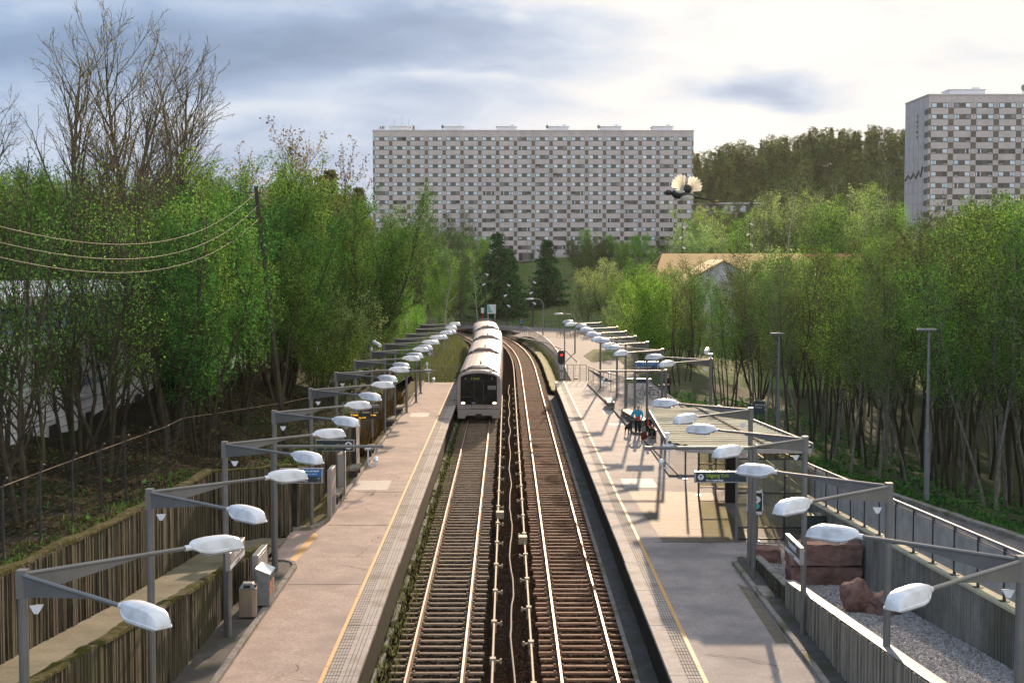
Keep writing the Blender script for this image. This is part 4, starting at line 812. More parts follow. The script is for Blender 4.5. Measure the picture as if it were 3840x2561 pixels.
def poster(label, x0, x1, z0, z1, y, kind):
    p = thing('poster', label, 'poster', (0, y, 0)); b = MB(); b.box(x0, x1, -.012, .0, z0, z1); b.build('sheet', 'black' if kind else 'poster_red', p)
    w = x1 - x0; h = z1 - z0
    if kind:
        b = MB(); b.box(x0, x1, -.015, -.012, z0, z0 + h * .12); b.box(x0, x1, -.015, -.012, z1 - h * .1, z1); b.box(x0, x0 + .03, -.015, -.012, z0, z1); b.box(x1 - .03, x1, -.015, -.012, z0, z1); b.build('border', 'txt_white', p)
        b = MB(); b.ell(((x0 + x1) / 2, -.012, z0 + h * .35), (w * .3, .006, h * .14)); b.build('bowl_shape', 'teal', p); b = MB(); b.ell(((x0 + x1) / 2, -.014, z0 + h * .62), (w * .36, .006, h * .16)); b.build('white_shape', 'txt_white', p)
        b = MB(); b.box(x0 + w * .42, x0 + w * .62, -.024, -.014, z0 + h * .56, z0 + h * .66); b.build('red_mark', 'coat_red', p)
        text('VESTLI', h * .1, 'black', p, ((x0 + x1) / 2, -.017, z0 + h * .02), align='CENTER')
    else:
        b = MB(); b.box(x0 + w * .1, x1 - w * .1, -.016, -.012, z0 + h * .72, z0 + h * .9); b.box(x0 + w * .1, x1 - w * .1, -.016, -.012, z0 + h * .2, z0 + h * .6); b.build('print', 'rock', p)
M['poster_red'] = mat('faded red poster', (0.42, 0.16, 0.17), (0.5, 0.25, 0.25), 6, .7)
poster('framed dark poster with teal shape inside the front shelter screen', 8.62, 9.2, .98, 1.85, 50.70, True)
poster('small faded red poster on the rear shelter screen', 8.62, 8.98, 2.28, 2.86, 60.80, False)
# ------------------------------------------------------------------ right platform far end
t = thing('bench', 'long slatted bench with pale seat on the far right platform', 'bench', (7.05, 97.6, .1))
for k in range(4): b = MB(); b.box(-.24 + k * .13, -.14 + k * .13, -1.9, 1.9, .40, .45); b.build('slat', 'bench', t)
for s in (-1.6, 0, 1.6): b = MB(); b.box(-.2, .24, s - .08, s + .08, 0, .40); b.build('support', 'kerb', t)
t = thing('bench', 'long pale slatted seat platform behind the woman in blue', 'bench', (7.95, 88.5, .1), R(6))
for k in range(5): b = MB(); b.box(-.3 + k * .13, -.2 + k * .13, -3.4, 3.4, .38, .43); b.build('slat', 'bench', t)
for s in (-3, -1, 1, 3): b = MB(); b.box(-.25, .3, s - .08, s + .08, 0, .38); b.build('support', 'kerb', t)
t = thing('bench', 'short bench the seated person sits on', 'bench', (8.25, 80.4, .1)); b = MB(); b.box(-.25, .25, -.5, .5, .38, .45); b.build('seat', 'bench', t)
for s in (-.4, .4): b = MB(); b.box(-.2, .2, s - .06, s + .06, 0, .38); b.build('support', 'kerb', t)
def mesh_fence(name, label, pts, h, zf, top=.022, wire=.3, step=2.0, m='galv', wires_v=True, cat='fence', post_r=.025):
    t = thing(name, label, cat); P = [Vector((*p, 0)) for p in pts]; segs = list(zip(P[:-1], P[1:]))
    b = MB(); b.tube([(p.x, p.y, zf(p.x, p.y) + h) for p in P], top, 6); b.build('top_rail', m, t)
    w = MB()
    for a, c in segs:
        L = (c - a).length; n = max(1, round(L / step))
        for i in range(n):
            p = a + (c - a) * (i / n); b = MB(); b.tube([(p.x, p.y, zf(p.x, p.y) - .1), (p.x, p.y, zf(p.x, p.y) + h)], post_r, 6); b.build('post', m, t)
        k = int(L / wire) if wires_v else 0
        for i in range(k):
            p = a + (c - a) * (i / k); z = zf(p.x, p.y); w.tube([(p.x, p.y, z), (p.x, p.y, z + h)], .005, 3, cap=False)
        for i in range(1, int(h / .2)):
            z = i * .2; w.tube([(a.x, a.y, zf(a.x, a.y) + z), (c.x, c.y, zf(c.x, c.y) + z)], .005, 3, cap=False)
    p = P[-1]; b = MB(); b.tube([(p.x, p.y, zf(p.x, p.y) - .1), (p.x, p.y, zf(p.x, p.y) + h)], post_r, 6); b.build('post', m, t)
    if w.v: w.build('mesh_wires', m, t)
    return t
mesh_fence('mesh_fence', 'grey mesh fence with handrail slanting behind the far right benches', [(6.75, 117.5), (7.6, 112), (9.0, 106), (9.75, 101.5)], 1.3, lambda x, y: .05, .03)
mesh_fence('mesh_fence', 'mesh fence closing the end of the left platform', [(-8.2, 119.0), (-3.9, 119.4)], 1.2, lambda x, y: lerp(x, [-8, -4], [.3, 0]), .02)
mesh_fence('mesh_fence', 'mesh fence closing the end of the right platform behind the signal', [(4.6, 120.2), (6.7, 119.8)], 1.35, lambda x, y: 0, .02, step=.55)
fc = [(4.9, 121)] + [(5.25 + curve(y) * 1.06, y) for y in (127, 135, 143, 151, 158, 165, 172, 179, 186, 193, 200, 206, 212, 218, 225, 233, 242)]
mesh_fence('mesh_fence', 'long mesh fence curving between the right track and the light footpath', fc, 1.5, lambda x, y: -.75, .02, wire=.6, step=1.9)
# chain link fence above the retaining wall
fz = lambda x, y: left_h(x, y)
t = thing('security_fence', 'rusty post and wire fence above the tall retaining wall', 'fence')
fp = [(-11.5, y) for y in np.arange(14, 49.5, 2.6)] + [(-12.0, 52.5), (-11.4, 55.5), (-10.6, 58), (-9.6, 60.5), (-8.9, 63.5), (-8.7, 68)]
tops = []
for x, y in fp:
    z = lerp(y, [14, 36, 48, 56, 68], [3.5, 2.95, 2.6, 2.2, 2.0]); b = MB(); b.tube([(x, y, z - .4), (x, y, z + 1.9), (x + .12, y, z + 2.1)], .03, 6); b.build('post', 'dark_steel', t); tops.append((x, y, z + 1.9))
b = MB(); b.tube(tops, .011, 5); b.build('top_rail', 'sleeper', t)
b = MB()
for i in range(1, 9): b.tube([(x, y, z - i * .21) for x, y, z in tops], .003, 3, cap=False)
b.build('wires', 'dark_steel', t)
# ------------------------------------------------------------------ railway signal
t = thing('railway_signal', 'black railway signal showing red at the end of the right platform', 'signal', (4.62, 121.0, 0))
b = MB(); b.tube([(.3, .1, -1.0), (.3, .1, 4.6)], .05, 8); b.build('mast', 'galv', t)
b = MB(); b.loft([[(.3 * math.cos(a) * (1), y, 1.92 + (.33 if math.sin(a) > 0 else -.33) * 1 + .28 * math.sin(a)) for a in [2 * math.pi * k / 20 for k in range(20)]] for y in (-.1, .06)]); b.build('head', 'black', t)
b = MB(); b.tube([(.03, -.13, 2.12), (.03, -.105, 2.12)], .075, 14); b.build('red_lamp', 'red_light', t)
b = MB(); b.tube([(.03, -.2, 1.85), (.03, -.1, 1.85)], .085, 12); b.build('dark_lamp', 'dark_steel', t)
b = MB(); b.box(-.13, .17, -.06, -.03, .88, 1.3); b.build('number_plate', 'signal_white', t); b = MB(); b.box(-.1, .16, -.06, -.03, .1, .62); b.build('lower_plate', 'signal_white', t)
b = MB(); b.tube([(.02, .0, -.2), (.02, .0, 1.3)], .04, 8); b.build('stand', 'galv', t)
b = MB(); b.box(-.04, .06, -.066, -.06, .22, .46); b.build('red_mark', 'coat_red', t)
# walkway troughs beside the right track
b = MB(); q = random.Random(4)
for y in np.arange(121, 172, 1.25): x = 4.15 + curve(y) * 1.03; x2 = 4.15 + curve(y + 1.2) * 1.03; w = .36 + q.uniform(-.04, .04); b.add([(x - w, y, -1.0), (x + w, y, -1.0), (x2 + w, y + 1.2, -1.0), (x2 - w, y + 1.2, -1.0), (x - w, y, -.86 + q.uniform(-.02, .02)), (x + w, y, -.86), (x2 + w, y + 1.2, -.86), (x2 - w, y + 1.2, -.86)], [(0, 3, 2, 1), (4, 5, 6, 7), (0, 1, 5, 4), (1, 2, 6, 5), (2, 3, 7, 6), (3, 0, 4, 7)])
tag(b.build('cable_trough', mat('pale concrete with painted yellow sunlight', (0.44, 0.36, 0.2), (0.3, 0.28, 0.1), 1.5, .9), bevel=.02), 'pale concrete cable trough curving beside the right track', 'cable trough')  # yellow tones paint warm sunlight onto the slabs

# ------------------------------------------------------------------ train
def make_car(front):
    t = thing('train_car', 'x', 'train car'); Lc = 20.7
    half = [(1.42, .42), (1.55, .75), (1.58, 1.1), (1.58, 2.62), (1.54, 2.95), (1.42, 3.2), (1.18, 3.38), (.8, 3.5), (.4, 3.56), (0, 3.58)]
    sec = half + [(-x, z) for x, z in half[-2::-1]]
    rings = []
    for y, k, dz in ((.0, .955, .0), (.12, .985, 0), (.5, 1.0, 0), (Lc - .3, 1, 0), (Lc, .97, 0)):
        rings.append([(x * k, y, .42 + (z - .42) * (k ** .6) ) for x, z in sec])
    b = MB(); b.loft(rings); b.build('body', 'train_white', t, smooth=False)
    b = MB(); b.box(-1.25, 1.25, .8, Lc - .8, .05, .43)
    for y in (2.2, 4.4, Lc - 4.4, Lc - 2.2):
        for s in (-.75, .75): b.tube([(s - .06, y, .42), (s + .06, y, .42)], .42, 14)
    b.build('underframe', 'train_dark', t)
    # side windows and doors
    for s in (-1, 1):
        for y in (2.6, 6.0, 9.4, 12.8, 16.2):
            b = MB(); b.box(min(s * 1.578, s * 1.586), max(s * 1.578, s * 1.586), y, y + 1.6, 1.75, 2.65); b.build('window', 'train_glass', t)
            if y > 3: b = MB(); b.box(min(s * 1.578, s * 1.588), max(s * 1.578, s * 1.588), y - 1.45, y - .35, .95, 2.8); b.build('door', 'train_white', t)
    # roof equipment cowls at the ends
    for y0, sg in ((.75, 1), (Lc - .5, 1)):
        for s in (-1, 1):
            b = MB(); b.add([(s * .92, y0 - .35, 3.48), (s * 1.44, y0 - .35, 3.21), (s * 1.30, y0 + .2, 3.40), (s * .98, y0 + .2, 3.62), (s * .92, y0 + .2, 3.5)], [(0, 1, 2, 3), (0, 3, 4)]); b.add([(s * .92, y0 + .2, 3.44), (s * 1.46, y0 + .2, 3.2), (s * 1.3, y0 + .2, 3.42), (s * .98, y0 + .2, 3.63)], [(0, 1, 2, 3)]); b.build('roof_vent', 'black', t)
        for k, (yy, zz) in enumerate(((y0 - .3, 0.02), (y0 + .25, .16))):
            b = MB(); P = [(-.93, yy + .1, 3.53 + zz * .3), (-.5, yy, 3.64 + zz), (.5, yy, 3.64 + zz), (.93, yy + .1, 3.53 + zz * .3)]; b.tube(P, .05, 5); b.build('roof_cowl', 'train_white', t)
        b = MB(); b.add([(-.8, y0 - .1, 3.56), (-.48, y0 - .1, 3.6), (.48, y0 - .1, 3.6), (.8, y0 - .1, 3.56), (.85, y0 + .2, 3.66), (.5, y0 + .2, 3.74), (-.5, y0 + .2, 3.74), (-.85, y0 + .2, 3.66)], [(0, 1, 2, 3, 4, 5, 6, 7)]); b.build('roof_gap', 'black', t)
    b = MB(); b.tube([(0, 6, 3.56), (0, 6, 3.78), (.1, 5.8, 3.86)], .025, 5); b.tube([(.05, 6.2, 3.56), (.05, 6.2, 3.72)], .05, 6); b.build('antenna', 'train_dark', t)
    for x in (-.95, 0, .95):
        b = MB(); z = 3.46 if x else 3.59; b.box(x - .012, x + .012, 2, Lc - 1.5, z - .03, z + .012); b.build('roof_seam', 'train_white', t)
    if front:
        F0 = -.012
        b = MB(); w = [(-1.28, 1.5), (-.78, 1.2), (.78, 1.2), (1.28, 1.5), (1.26, 3.12), (1.0, 3.27), (.5, 3.36), (0, 3.385), (-.5, 3.36), (-1.0, 3.27), (-1.26, 3.12)]
        b.loft([[(x, y, z) for x, z in w] for y in (F0 + .05, F0 - .03)]); ws = b.build('windscreen', 'train_glass', t)
        for s in (-1, 1):
            b = MB(); w = [(s * 1.28, 1.2), (s * .80, 1.2), (s * 1.28, 1.49)]; b.loft([[(x, y, z) for x, z in w] for y in (F0 + .05, F0 - .034)]); b.build('headlight_cover', 'train_glass', t)
            b = MB(); c = s * 1.12; b.loft([[(c + .14 * math.cos(a) - s * .02, y, 1.30 + .085 * math.sin(a)) for a in [2 * math.pi * k / 14 for k in range(14)]] for y in (F0 - .03, F0 - .05)]); b.build('headlight', 'headlight', t)
            b = MB(); b.tube([(s * .92, F0 - .03, 3.02), (s * .92, F0 - .045, 3.02)], .06, 12); b.build('marker_lamp', 'pane_mid', t)
        text('5 Vestli', .2, 'txt_lime', ws, (-.55, F0 - .035, 2.95)); text('3365', .13, 'txt_white', ws, (-.5, F0 - .035, 1.26))
        b = MB(); b.tube([(-.1, F0 - .05, 1.35), (-.62, F0 - .05, 2.2)], .018, 5); b.tube([(.25, F0 - .05, 1.35), (.75, F0 - .05, 2.05)], .018, 5); b.build('wiper', 'dark_steel', t)
        b = MB(); b.box(-.34, -.31, F0 - .033, F0 - .03, 1.5, 2.85); b.box(.31, .34, F0 - .033, F0 - .03, 1.5, 2.85); b.box(-1.2, -.5, F0 - .033, F0 - .03, 1.7, 1.74); b.box(-1.22, 1.22, F0 - .033, F0 - .03, 2.86, 2.88); b.build('cab_interior', 'win_frame', ws)
        b = MB(); b.box(.62, 1.2, F0 - .036, F0 - .03, 2.25, 2.52); b.build('paper', 'pane_mid', ws)
        b = MB(); b.box(-1.5, 1.5, -.02, .02, .86, .885); b.box(-.52, -.50, -.02, .02, .885, 1.17); b.box(.50, .52, -.02, .02, .885, 1.17); b.box(-.5, .5, -.02, .02, .9, .915); b.box(-.03, .03, -.025, .02, 1.0, 1.06); b.build('panel_gaps', 'black', t)
        b = MB(); w = [(-1.5, .87), (-1.47, .22), (-.98, .2), (-.85, .52), (.85, .52), (.98, .2), (1.47, .22), (1.5, .87)]
        b.loft([[(x, y, z) for x, z in w] for y in (.9, -.015)]); b.build('skirt', 'train_white', t, bevel=.02)
        b = MB(); b.tube([(0, -.3, .42), (0, .6, .42)], .12, 10); b.box(-.2, .2, -.38, -.28, .28, .56); b.build('coupler', 'train_dark', t)
        for s in (-1,):
            b = MB(); b.box(s * 1.75, s * 1.6, .3, .4, 2.5, 2.95); b.build('side_camera', 'pane_mid', t)
    return t
TY = 99.0; CP = 20.9
for k in range(4):
    y = TY + k * CP; c = make_car(k == 0); x0 = -1.97 + curve(y); x1 = -1.97 + curve(y + 20); c.location = (x0, y, -1.1); c.rotation_euler = (0, 0, -math.atan2(x1 - x0, 20)); c['group'] = 'coupled cars of the metro train'
    c['label'] = ['leading white metro train car with lit headlights and destination display', 'second car of the white metro train, right behind the leading car', 'third car of the white metro train', 'last visible car of the white metro train, where the track bends'][k]

# ------------------------------------------------------------------ tower blocks
PV = ['pane_painted_sky', 'pane_painted_blue_sky', 'pane_white', 'pane_dark', 'pane_mid']
def win_mesh(k):
    b = MB(); b.m = 0; b.box(-.68, .68, -.06, .0, -.58, .58); b.m = 1; b.box(-.555, .555, -.065, -.055, -.455, .455); b.m = 0
    if k in (1, 3): b.m = 2; b.box(-.5, .5, -.07, -.064, -.42, -.32)
    if k in (2, 5): b.m = 2; b.box(-.55, -.35, -.07, -.064, -.48, .46); b.box(.35, .55, -.07, -.064, -.48, .46)
    if k == 6: b.m = 2; b.box(-.1, .1, -.07, -.064, -.2, .48)
    o = b.build('window', ['win_frame', ['pane_painted_sky', 'pane_painted_sky', 'pane_painted_blue_sky', 'pane_dark', 'pane_dark', 'pane_dark', 'pane_painted_blue_sky', 'pane_white', 'pane_mid'][k], 'pane_white'])
    me = o.data; bpy.data.objects.remove(o); return me
WM = [win_mesh(k) for k in range(9)]
def tower(label, x0, yf, ztop, nb, nfl, zlow, depth, bay, flh, limx, dark, seed, roofs, sqw=.52):
    t = thing('tower_block', label, 'tower block', (x0, yf, 0)); Wd = nb * bay
    b = MB(); b.box(0, Wd, 0, depth, zlow, ztop); b.box(-.12, Wd + .12, -.12, depth + .12, ztop, ztop + .35); b.build('wall', 'facade', t)
    q = random.Random(seed); PL = []; cols = MB()
    z1 = ztop - 2.35
    wins = []
    for f in range(nfl):
        z = z1 - f * flh
        for k in range(nb):
            c = (k + .5) * bay
            PL.append((c - .66, c + .66, -.02, 0, z - .58, z + .58))
            for s in (-1.36, 1.36): wins.append((c + s, z, f, k))
        for k in range(nb + 1):
            c = k * bay; PL.append((max(.02, c - sqw), min(Wd - .02, c + sqw), -.02, 0, z - flh + .60, z - .6))
    for k in range(nb + 1):
        c = min(max(k * bay, .02), Wd - .02); cols.box(c - .02, c + .02, -.03, 0, zlow, ztop)
    for f in range(nfl): z = z1 - f * flh; cols.box(0, Wd, -.028, 0, z - .62, z - .59); cols.box(0, Wd, -.028, 0, z + .59, z + .62)
    PL.sort(key=lambda a: (a[0] > limx, -(a[5] - a[4]) * (a[1] - a[0])))
    for a in PL[:100]: p = MB(); p.box(*a); p.build('dark_panel', 'facade_dark', t)
    p = MB()
    for a in PL[100:]: p.box(*a)
    p.build('dark_panels', 'facade_dark', t)['kind'] = 'stuff'; cols.build('panel_joints', 'concrete', t)
    rest = MB(); rm = []; n = 0
    for (x, z, f, k) in wins:
        pd = dark(x / Wd, f / nfl); v = q.random()
        kk = q.choice([3, 4, 5, 3, 4]) if v < pd else (6 if v < pd + .03 else (8 if v < pd + .09 else q.choice([0, 0, 0, 1, 1, 2, 7])))
        if n < 100 and x < limx:
            o = bpy.data.objects.new('window', WM[kk]); COL.objects.link(o); o.parent = t; o.location = (x, 0, z); n += 1
        else:
            me = WM[kk]; base = len(rest.v); rest.v += [(vv.co.x + x, vv.co.y, vv.co.z + z) for vv in me.vertices]
            for pl in me.polygons: rest.f.append(tuple(i + base for i in pl.vertices)); rm.append({'win_frame': 0, 'pane_painted_sky': 1, 'pane_painted_blue_sky': 2, 'pane_white': 3, 'pane_dark': 4, 'pane_mid': 5}[['win_frame', ['pane_painted_sky', 'pane_painted_sky', 'pane_painted_blue_sky', 'pane_dark', 'pane_dark', 'pane_dark', 'pane_painted_blue_sky', 'pane_white', 'pane_mid'][kk], 'pane_white'][pl.material_index]])
    rest.mi = rm; o = rest.build('windows', ['win_frame', 'pane_painted_sky', 'pane_painted_blue_sky', 'pane_white', 'pane_dark', 'pane_mid'], t); o['kind'] = 'stuff'
    b = MB()
    for k in range(nb * 2): b.box(k * bay / 2 + 1.2, k * bay / 2 + 1.32, -.03, 0, ztop - .75, ztop - .6)
    b.build('vent_holes', 'black', t)
    for rx, rw, rh in roofs:
        b = MB(); b.box(rx, rx + rw, 3, 9, ztop + .35, ztop + .35 + rh); b.box(rx - .3, rx + rw + .3, 2.7, 9.3, ztop + .35 + rh, ztop + .5 + rh); b.box(rx + rw * .72, rx + rw * .88, 4, 6, ztop + .5 + rh, ztop + 1.1 + rh); b.build('roof_hut', 'roof_white', t)
    return t
BX, BY, BT = -40.85, 436, 49.7
T1 = tower('long checkered tower block in the middle of the photo', BX, BY, BT, 18, 13, 9.5, 12, 5.43, 2.747, 200, lambda u, f: (0.03 if f < .35 else (.12 + .75 * min(1, max(0, (f - .33) * 1.6)) * (0.35 + u * .65)) * (1 if f < .95 else .6)), 4, [(4.8, 6.3, 1.3), (21.7, 5.8, 1.3), (37.8, 5.8, 1.3), (53.8, 5.9, 1.3), (69.7, 6.1, 1.3), (85.6, 6.1, 1.35)])
b = MB(); b.box(44.4, 49.3, -.05, 0, 9.8, 12.8); b.box(61, 66, -.05, 0, 12.2, 13.2); b.build('entrance', 'facade_dark', T1)
b = MB(); b.box(44.6, 45.6, -.08, -.05, 10, 12.6); b.box(48, 49, -.08, -.05, 10, 12.6); b.build('entrance_glass', 'pane_dark', T1)
b = MB()
for x, h in ((6.2, 4.2), (8.6, 4.8), (10.7, 4.2), (2.2, 1.8), (2.8, 1.9), (1.6, 1.6)): b.tube([(x, 4, BT + .3), (x, 4, BT + h)], .06, 4)
for x in (2.0, 2.6, 3.1): b.box(x - .15, x + .15, 3.8, 4.1, BT + 1.0, BT + 1.9)
b.box(11.8, 12.5, 4, 5, BT + .35, BT + 2.0); b.build('antennas', 'galv', T1)
for x in (21.1, 69.0, 53.2): b = MB(); b.tube([(x, 4, BT + .3), (x, 4, BT + 1.4)], .08, 5); b.ell((x, 3.8, BT + 1.7), (.45, .15, .55)); b.build('dish', 'galv', T1)
T2 = tower('nearer checkered tower block at the right edge with a blank end wall', 101.6, 345, 50.0, 8, 13, 6.0, 20, 5.46, 2.747, 27, lambda u, f: 0 if f < .2 else (.55 if 0.2 < u * 8 / 4.5 < .75 and f < .8 else .2), 8, [(6.0, 8.6, 1.35), (29, 9, 1.35)], .66)
b = MB()
for k in range(14): b.box(-.03, 0, .1, 19.9, 50 - 2.35 - k * 2.747 - 1.35, 50 - 2.35 - k * 2.747 - 1.31)
for y in (4, 8, 12, 16): b.box(-.03, 0, y - .03, y + .03, 6, 50)
b.build('end_wall_joints', 'concrete', T2)
b = MB(); 
for k in range(14): b.box(-.035, 0, .1, 3.0, 50 - 2.35 - k * 2.747 - 1.9 - .25, 50 - 2.35 - k * 2.747 - .85)
pts = [(-.02, 3.8, 33.2), (-.02, 5.4, 30.9), (-.02, 7.2, 32.3), (-.02, 9.4, 30.6), (-.02, 11.4, 32.0), (-.02, 14, 30.8), (-.02, 16.4, 31.8), (-.02, 19, 30.6)]
b.tube(pts, .32, 4)
for k in range(5): b.box(-.04, 0, 8.6, 9.6 + (k % 2) * .6, 45.6 - k * 1.25, 46.1 - k * 1.25); b.box(-.04, 0, 9.0, 9.2, 45 - k * 1.25, 45.7 - k * 1.25)
b.build('end_wall_pattern', 'facade_dark', T2)
b = MB(); b.tube([(24.5, 5, 50.3), (24.5, 5, 52)], .1, 5); b.ell((24.7, 4.8, 52.4), (.75, .2, .85)); b.tube([(26, 5, 50.3), (26, 5, 51.6)], .1, 5); b.build('dish', 'galv', T2)
# low building in front of the long block
t = thing('low_annex', 'dark low annex with flat roof at the foot of the long block', 'building', (19, 424, 0))
b = MB(); b.box(0, 27, 0, 10, 8.5, 12.2); b.build('wall', 'facade_dark', t); b = MB(); b.box(-2, 28, -1, 10.5, 12.2, 12.6); b.build('roof', 'concrete', t)
for x in (5, 10.5): b = MB(); b.box(x, x + 4.4, -.05, 0, 8.8, 11.8); b.build('garage_door', 'win_frame', t)
t = thing('door_frame', 'white metal door frame standing before the dark annex', 'frame', (25.5, 405, 0)); b = MB()
b.box(-1.2, -1.05, 0, .1, 8.4, 12.2); b.box(1.05, 1.2, 0, .1, 8.4, 12.2); b.box(-1.2, 1.2, 0, .1, 12.1, 12.25); b.box(-1.2, 1.2, 0, .1, 8.4, 8.5); b.build('frame', 'white_plastic', t)
# balcony block at the foot of the wooded hill
t = thing('balcony_building', 'low pale building with balconies half hidden below the wooded hill', 'building', (58, 500, 0), R(-14))
b = MB(); b.box(0, 30, 0, 9, 15, 30); b.build('wall', 'concrete', t); b = MB(); b.box(-.6, 30.6, -.8, 9.5, 30, 30.5); b.build('roof', 'white_wall', t)
for f in range(3):
    b = MB(); b.box(.5, 29.5, -1.0, -.9, 26.6 - f * 3.4, 27.6 - f * 3.4); b.build('balcony', 'white_wall', t)
    for k in range(9): b = MB(); b.box(1 + k * 3.2, 3 + k * 3.2, -.06, 0, 27.2 - f * 3.4, 29.4 - f * 3.4); b.build('window', 'pane_painted_sky', t)
# school like buildings with tan and orange roofs in the valley
def gable_house(label, name, cx, cy, w, d, z0, ze, zr, rz, wall, roof, hip=0):
    t = thing(name, label, 'building', (cx, cy, 0), rz)
    b = MB(); b.box(-w / 2, w / 2, -d / 2, d / 2, z0, ze); (b.add([(-w / 2, -d / 2, ze), (-w / 2, d / 2, ze), (-w / 2, 0, zr), (w / 2, -d / 2, ze), (w / 2, d / 2, ze), (w / 2, 0, zr)], [(0, 1, 2), (3, 5, 4)]) if not hip else None); b.build('wall', wall, t)
    b = MB(); e = .5; hx = hip
    for s in (-1, 1):
        b.add([(-w / 2 - e, s * (d / 2 + e), ze - .15), (w / 2 + e, s * (d / 2 + e), ze - .15), (w / 2 + e - hx, 0, zr + .05), (-w / 2 - e + hx, 0, zr + .05), (-w / 2 - e, s * (d / 2 + e), ze + .05), (w / 2 + e, s * (d / 2 + e), ze + .05), (w / 2 + e - hx, 0, zr + .25), (-w / 2 - e + hx, 0, zr + .25)], [(0, 1, 2, 3), (7, 6, 5, 4), (0, 4, 5, 1), (1, 5, 6, 2), (3, 2, 6, 7), (0, 3, 7, 4)])
    b.build('roof', roof, t); return t
gable_house('low building with a broad tan roof between the bushes', 'low_building', 37.2, 236, 28, 26, -1, 6.8, 11.15, 0, 'white_wall', 'roof_tan', 3)
gable_house('white gabled building in front of the tan roof', 'low_building', 31.2, 212, 14, 11.5, -1, 6.9, 10.1, R(90), 'white_wall', 'roof_tan')
gable_house('long low building with an orange ridge roof in the valley', 'low_building', 72, 246, 44, 20, -1, 8.6, 11.15, 0, 'white_wall', 'roof_tile')
# ------------------------------------------------------------------ left buildings
t = thing('white_warehouse', 'white weatherboarded building behind the trees on the left', 'building', (-18.0, 44, 0))
b = MB(); b.box(-16, 0, 0, 62, 1.6, 8.4); b.build('wall', 'siding', t)
b = MB()
for k in range(33): b.add([(.0, 0, 1.8 + k * .2), (.045, 0, 1.8 + k * .2), (.0, 0, 1.99 + k * .2), (.0, 62, 1.8 + k * .2), (.045, 62, 1.8 + k * .2), (.0, 62, 1.99 + k * .2)], [(0, 1, 2), (3, 5, 4), (1, 4, 5, 2), (0, 3, 4, 1)])
b.build('weatherboards', 'siding', t)
b = MB()
for k in range(17): b.box(.046, .05, 0, 62, 1.8 + k * .4, 1.83 + k * .4)
b.build('painted_board_shadows', 'concrete', t)  # thin dark strips stand in for shadow lines between the boards
b = MB(); b.box(-16.4, .3, -.3, 62.3, 8.4, 8.75); b.build('roof', 'white_wall', t)
b = MB(); b.box(.05, .16, -.1, 34, 7.4, 8.35); b.build('fascia', 'blue_band', t)
for y in (8, 11.2, 16, 19.2, 24): 
    b = MB(); b.box(.03, .12, y, y + 1.5, 2.45, 3.75); w = b.build('window', 'white_wall', t); b = MB(); b.box(.12, .125, y + .1, y + 1.4, 2.55, 3.65); b.build('pane', 'black', w)
for y in (4, 10, 18, 26):
    b = MB(); b.box(.03, .12, y, y + 2.8, 5.6, 6.8); w = b.build('window', 'white_wall', t); b = MB(); b.box(.12, .125, y + .1, y + 2.7, 5.7, 6.7); b.build('pane', 'black', w)
b = MB(); b.box(.06, .14, 15.4, 19.6, 4.35, 5.25); w = b.build('sign_board', 'siding', t)
text('NORDI PLAST AS', .42, 'blue_paint', w, (.145, 17.5, 4.8), (R(90), 0, R(90)), 'CENTER', bold=.012); text('lager', .22, 'blue_paint', w, (.145, 17.5, 4.45), (R(90), 0, R(90)), 'CENTER')
gable_house('large house with orange roof beyond the warehouse on the left', 'orange_roofed_house', -48, 104, 24, 18, 2, 11.5, 15.6, R(80), 'blue_band', 'roof_tile')
gable_house('pale house glimpsed between the trees left of the long block', 'pale_house', -24, 150, 9, 8, 0, 12.6, 14.6, R(20), 'siding', 'white_wall')
gable_house('small far red house on the skyline between pines', 'red_house', -118, 600, 9, 7, 30, 36.5, 39.6, R(30), 'coat_red', 'roof_tile')
# power line
t = thing('power_pole', 'grey wooden power pole leaning among the trees on the left', 'pole', (-9.35, 60, 2.0))
b = MB(); b.tube([(0, 0, 0), (-1.2, 0, 11.2)], [.12, .08], 8); b.build('pole', 'bark', t)
b = MB()
for z, x in ((10.95, -1.2), (10.4, -1.13), (9.9, -1.06)): b.tube([(x - .45, 0, z), (x + .2, 0, z)], .03, 5)
b.build('insulator_arms', 'dark_steel', t)
for i, (z, ny, nz) in enumerate(((12.95, 511, 'upper'), (12.4, 548, 'middle'), (11.9, 583, 'lower'))):
    P0 = Vector((-10.55 + i * .08, 60, z)); P1 = Vector((-9.15, 25, CAMH + (601 - ny) / 3265.3 * 25)); b = MB()
    pts = [P0.lerp(P1, s / 24) - Vector((0, 0, 1.1 * 4 * (s / 24) * (1 - s / 24))) for s in range(25)]
    b.tube(pts, .0065, 5); tag(b.build('power_line', 'cable', smooth=True), '%s sagging power line running left from the leaning pole' % nz, 'power line')

# ------------------------------------------------------------------ far square and slope
inner = [(5.75 + curve(y) * 1.06, y) for y in (121, 130, 140, 150, 160, 170, 180, 190, 200, 210, 220, 232, 244)]
outer = [(12.2, 121), (12.4, 140), (14, 160), (16.5, 185), (17, 214), (9, 226), (0, 236), (-9, 252)]
sheet('square', inner + outer[::-1], -.55, 'asphalt_path', thick=1.3)
sheet('square_dark_paving', [(.5, 203), (8, 197), (15, 205), (13, 213), (3, 215)], -.545, 'asphalt_dark')
sheet('square_dark_paving', [(-8, 228), (-2, 221), (4, 218), (2, 226), (-7, 240)], -.545, 'asphalt_dark')
sheet('square_lawn', [(9.0, 150), (13, 156), (14.5, 170), (10.5, 172), (8.6, 160)], -.52, 'grass')
kerb_line('square_kerb', [(6.2, 128), (7.6, 150), (7.2, 168), (5.5, 184), (1.5, 200)], w=.4, h=.08, z=-.55, L=3)
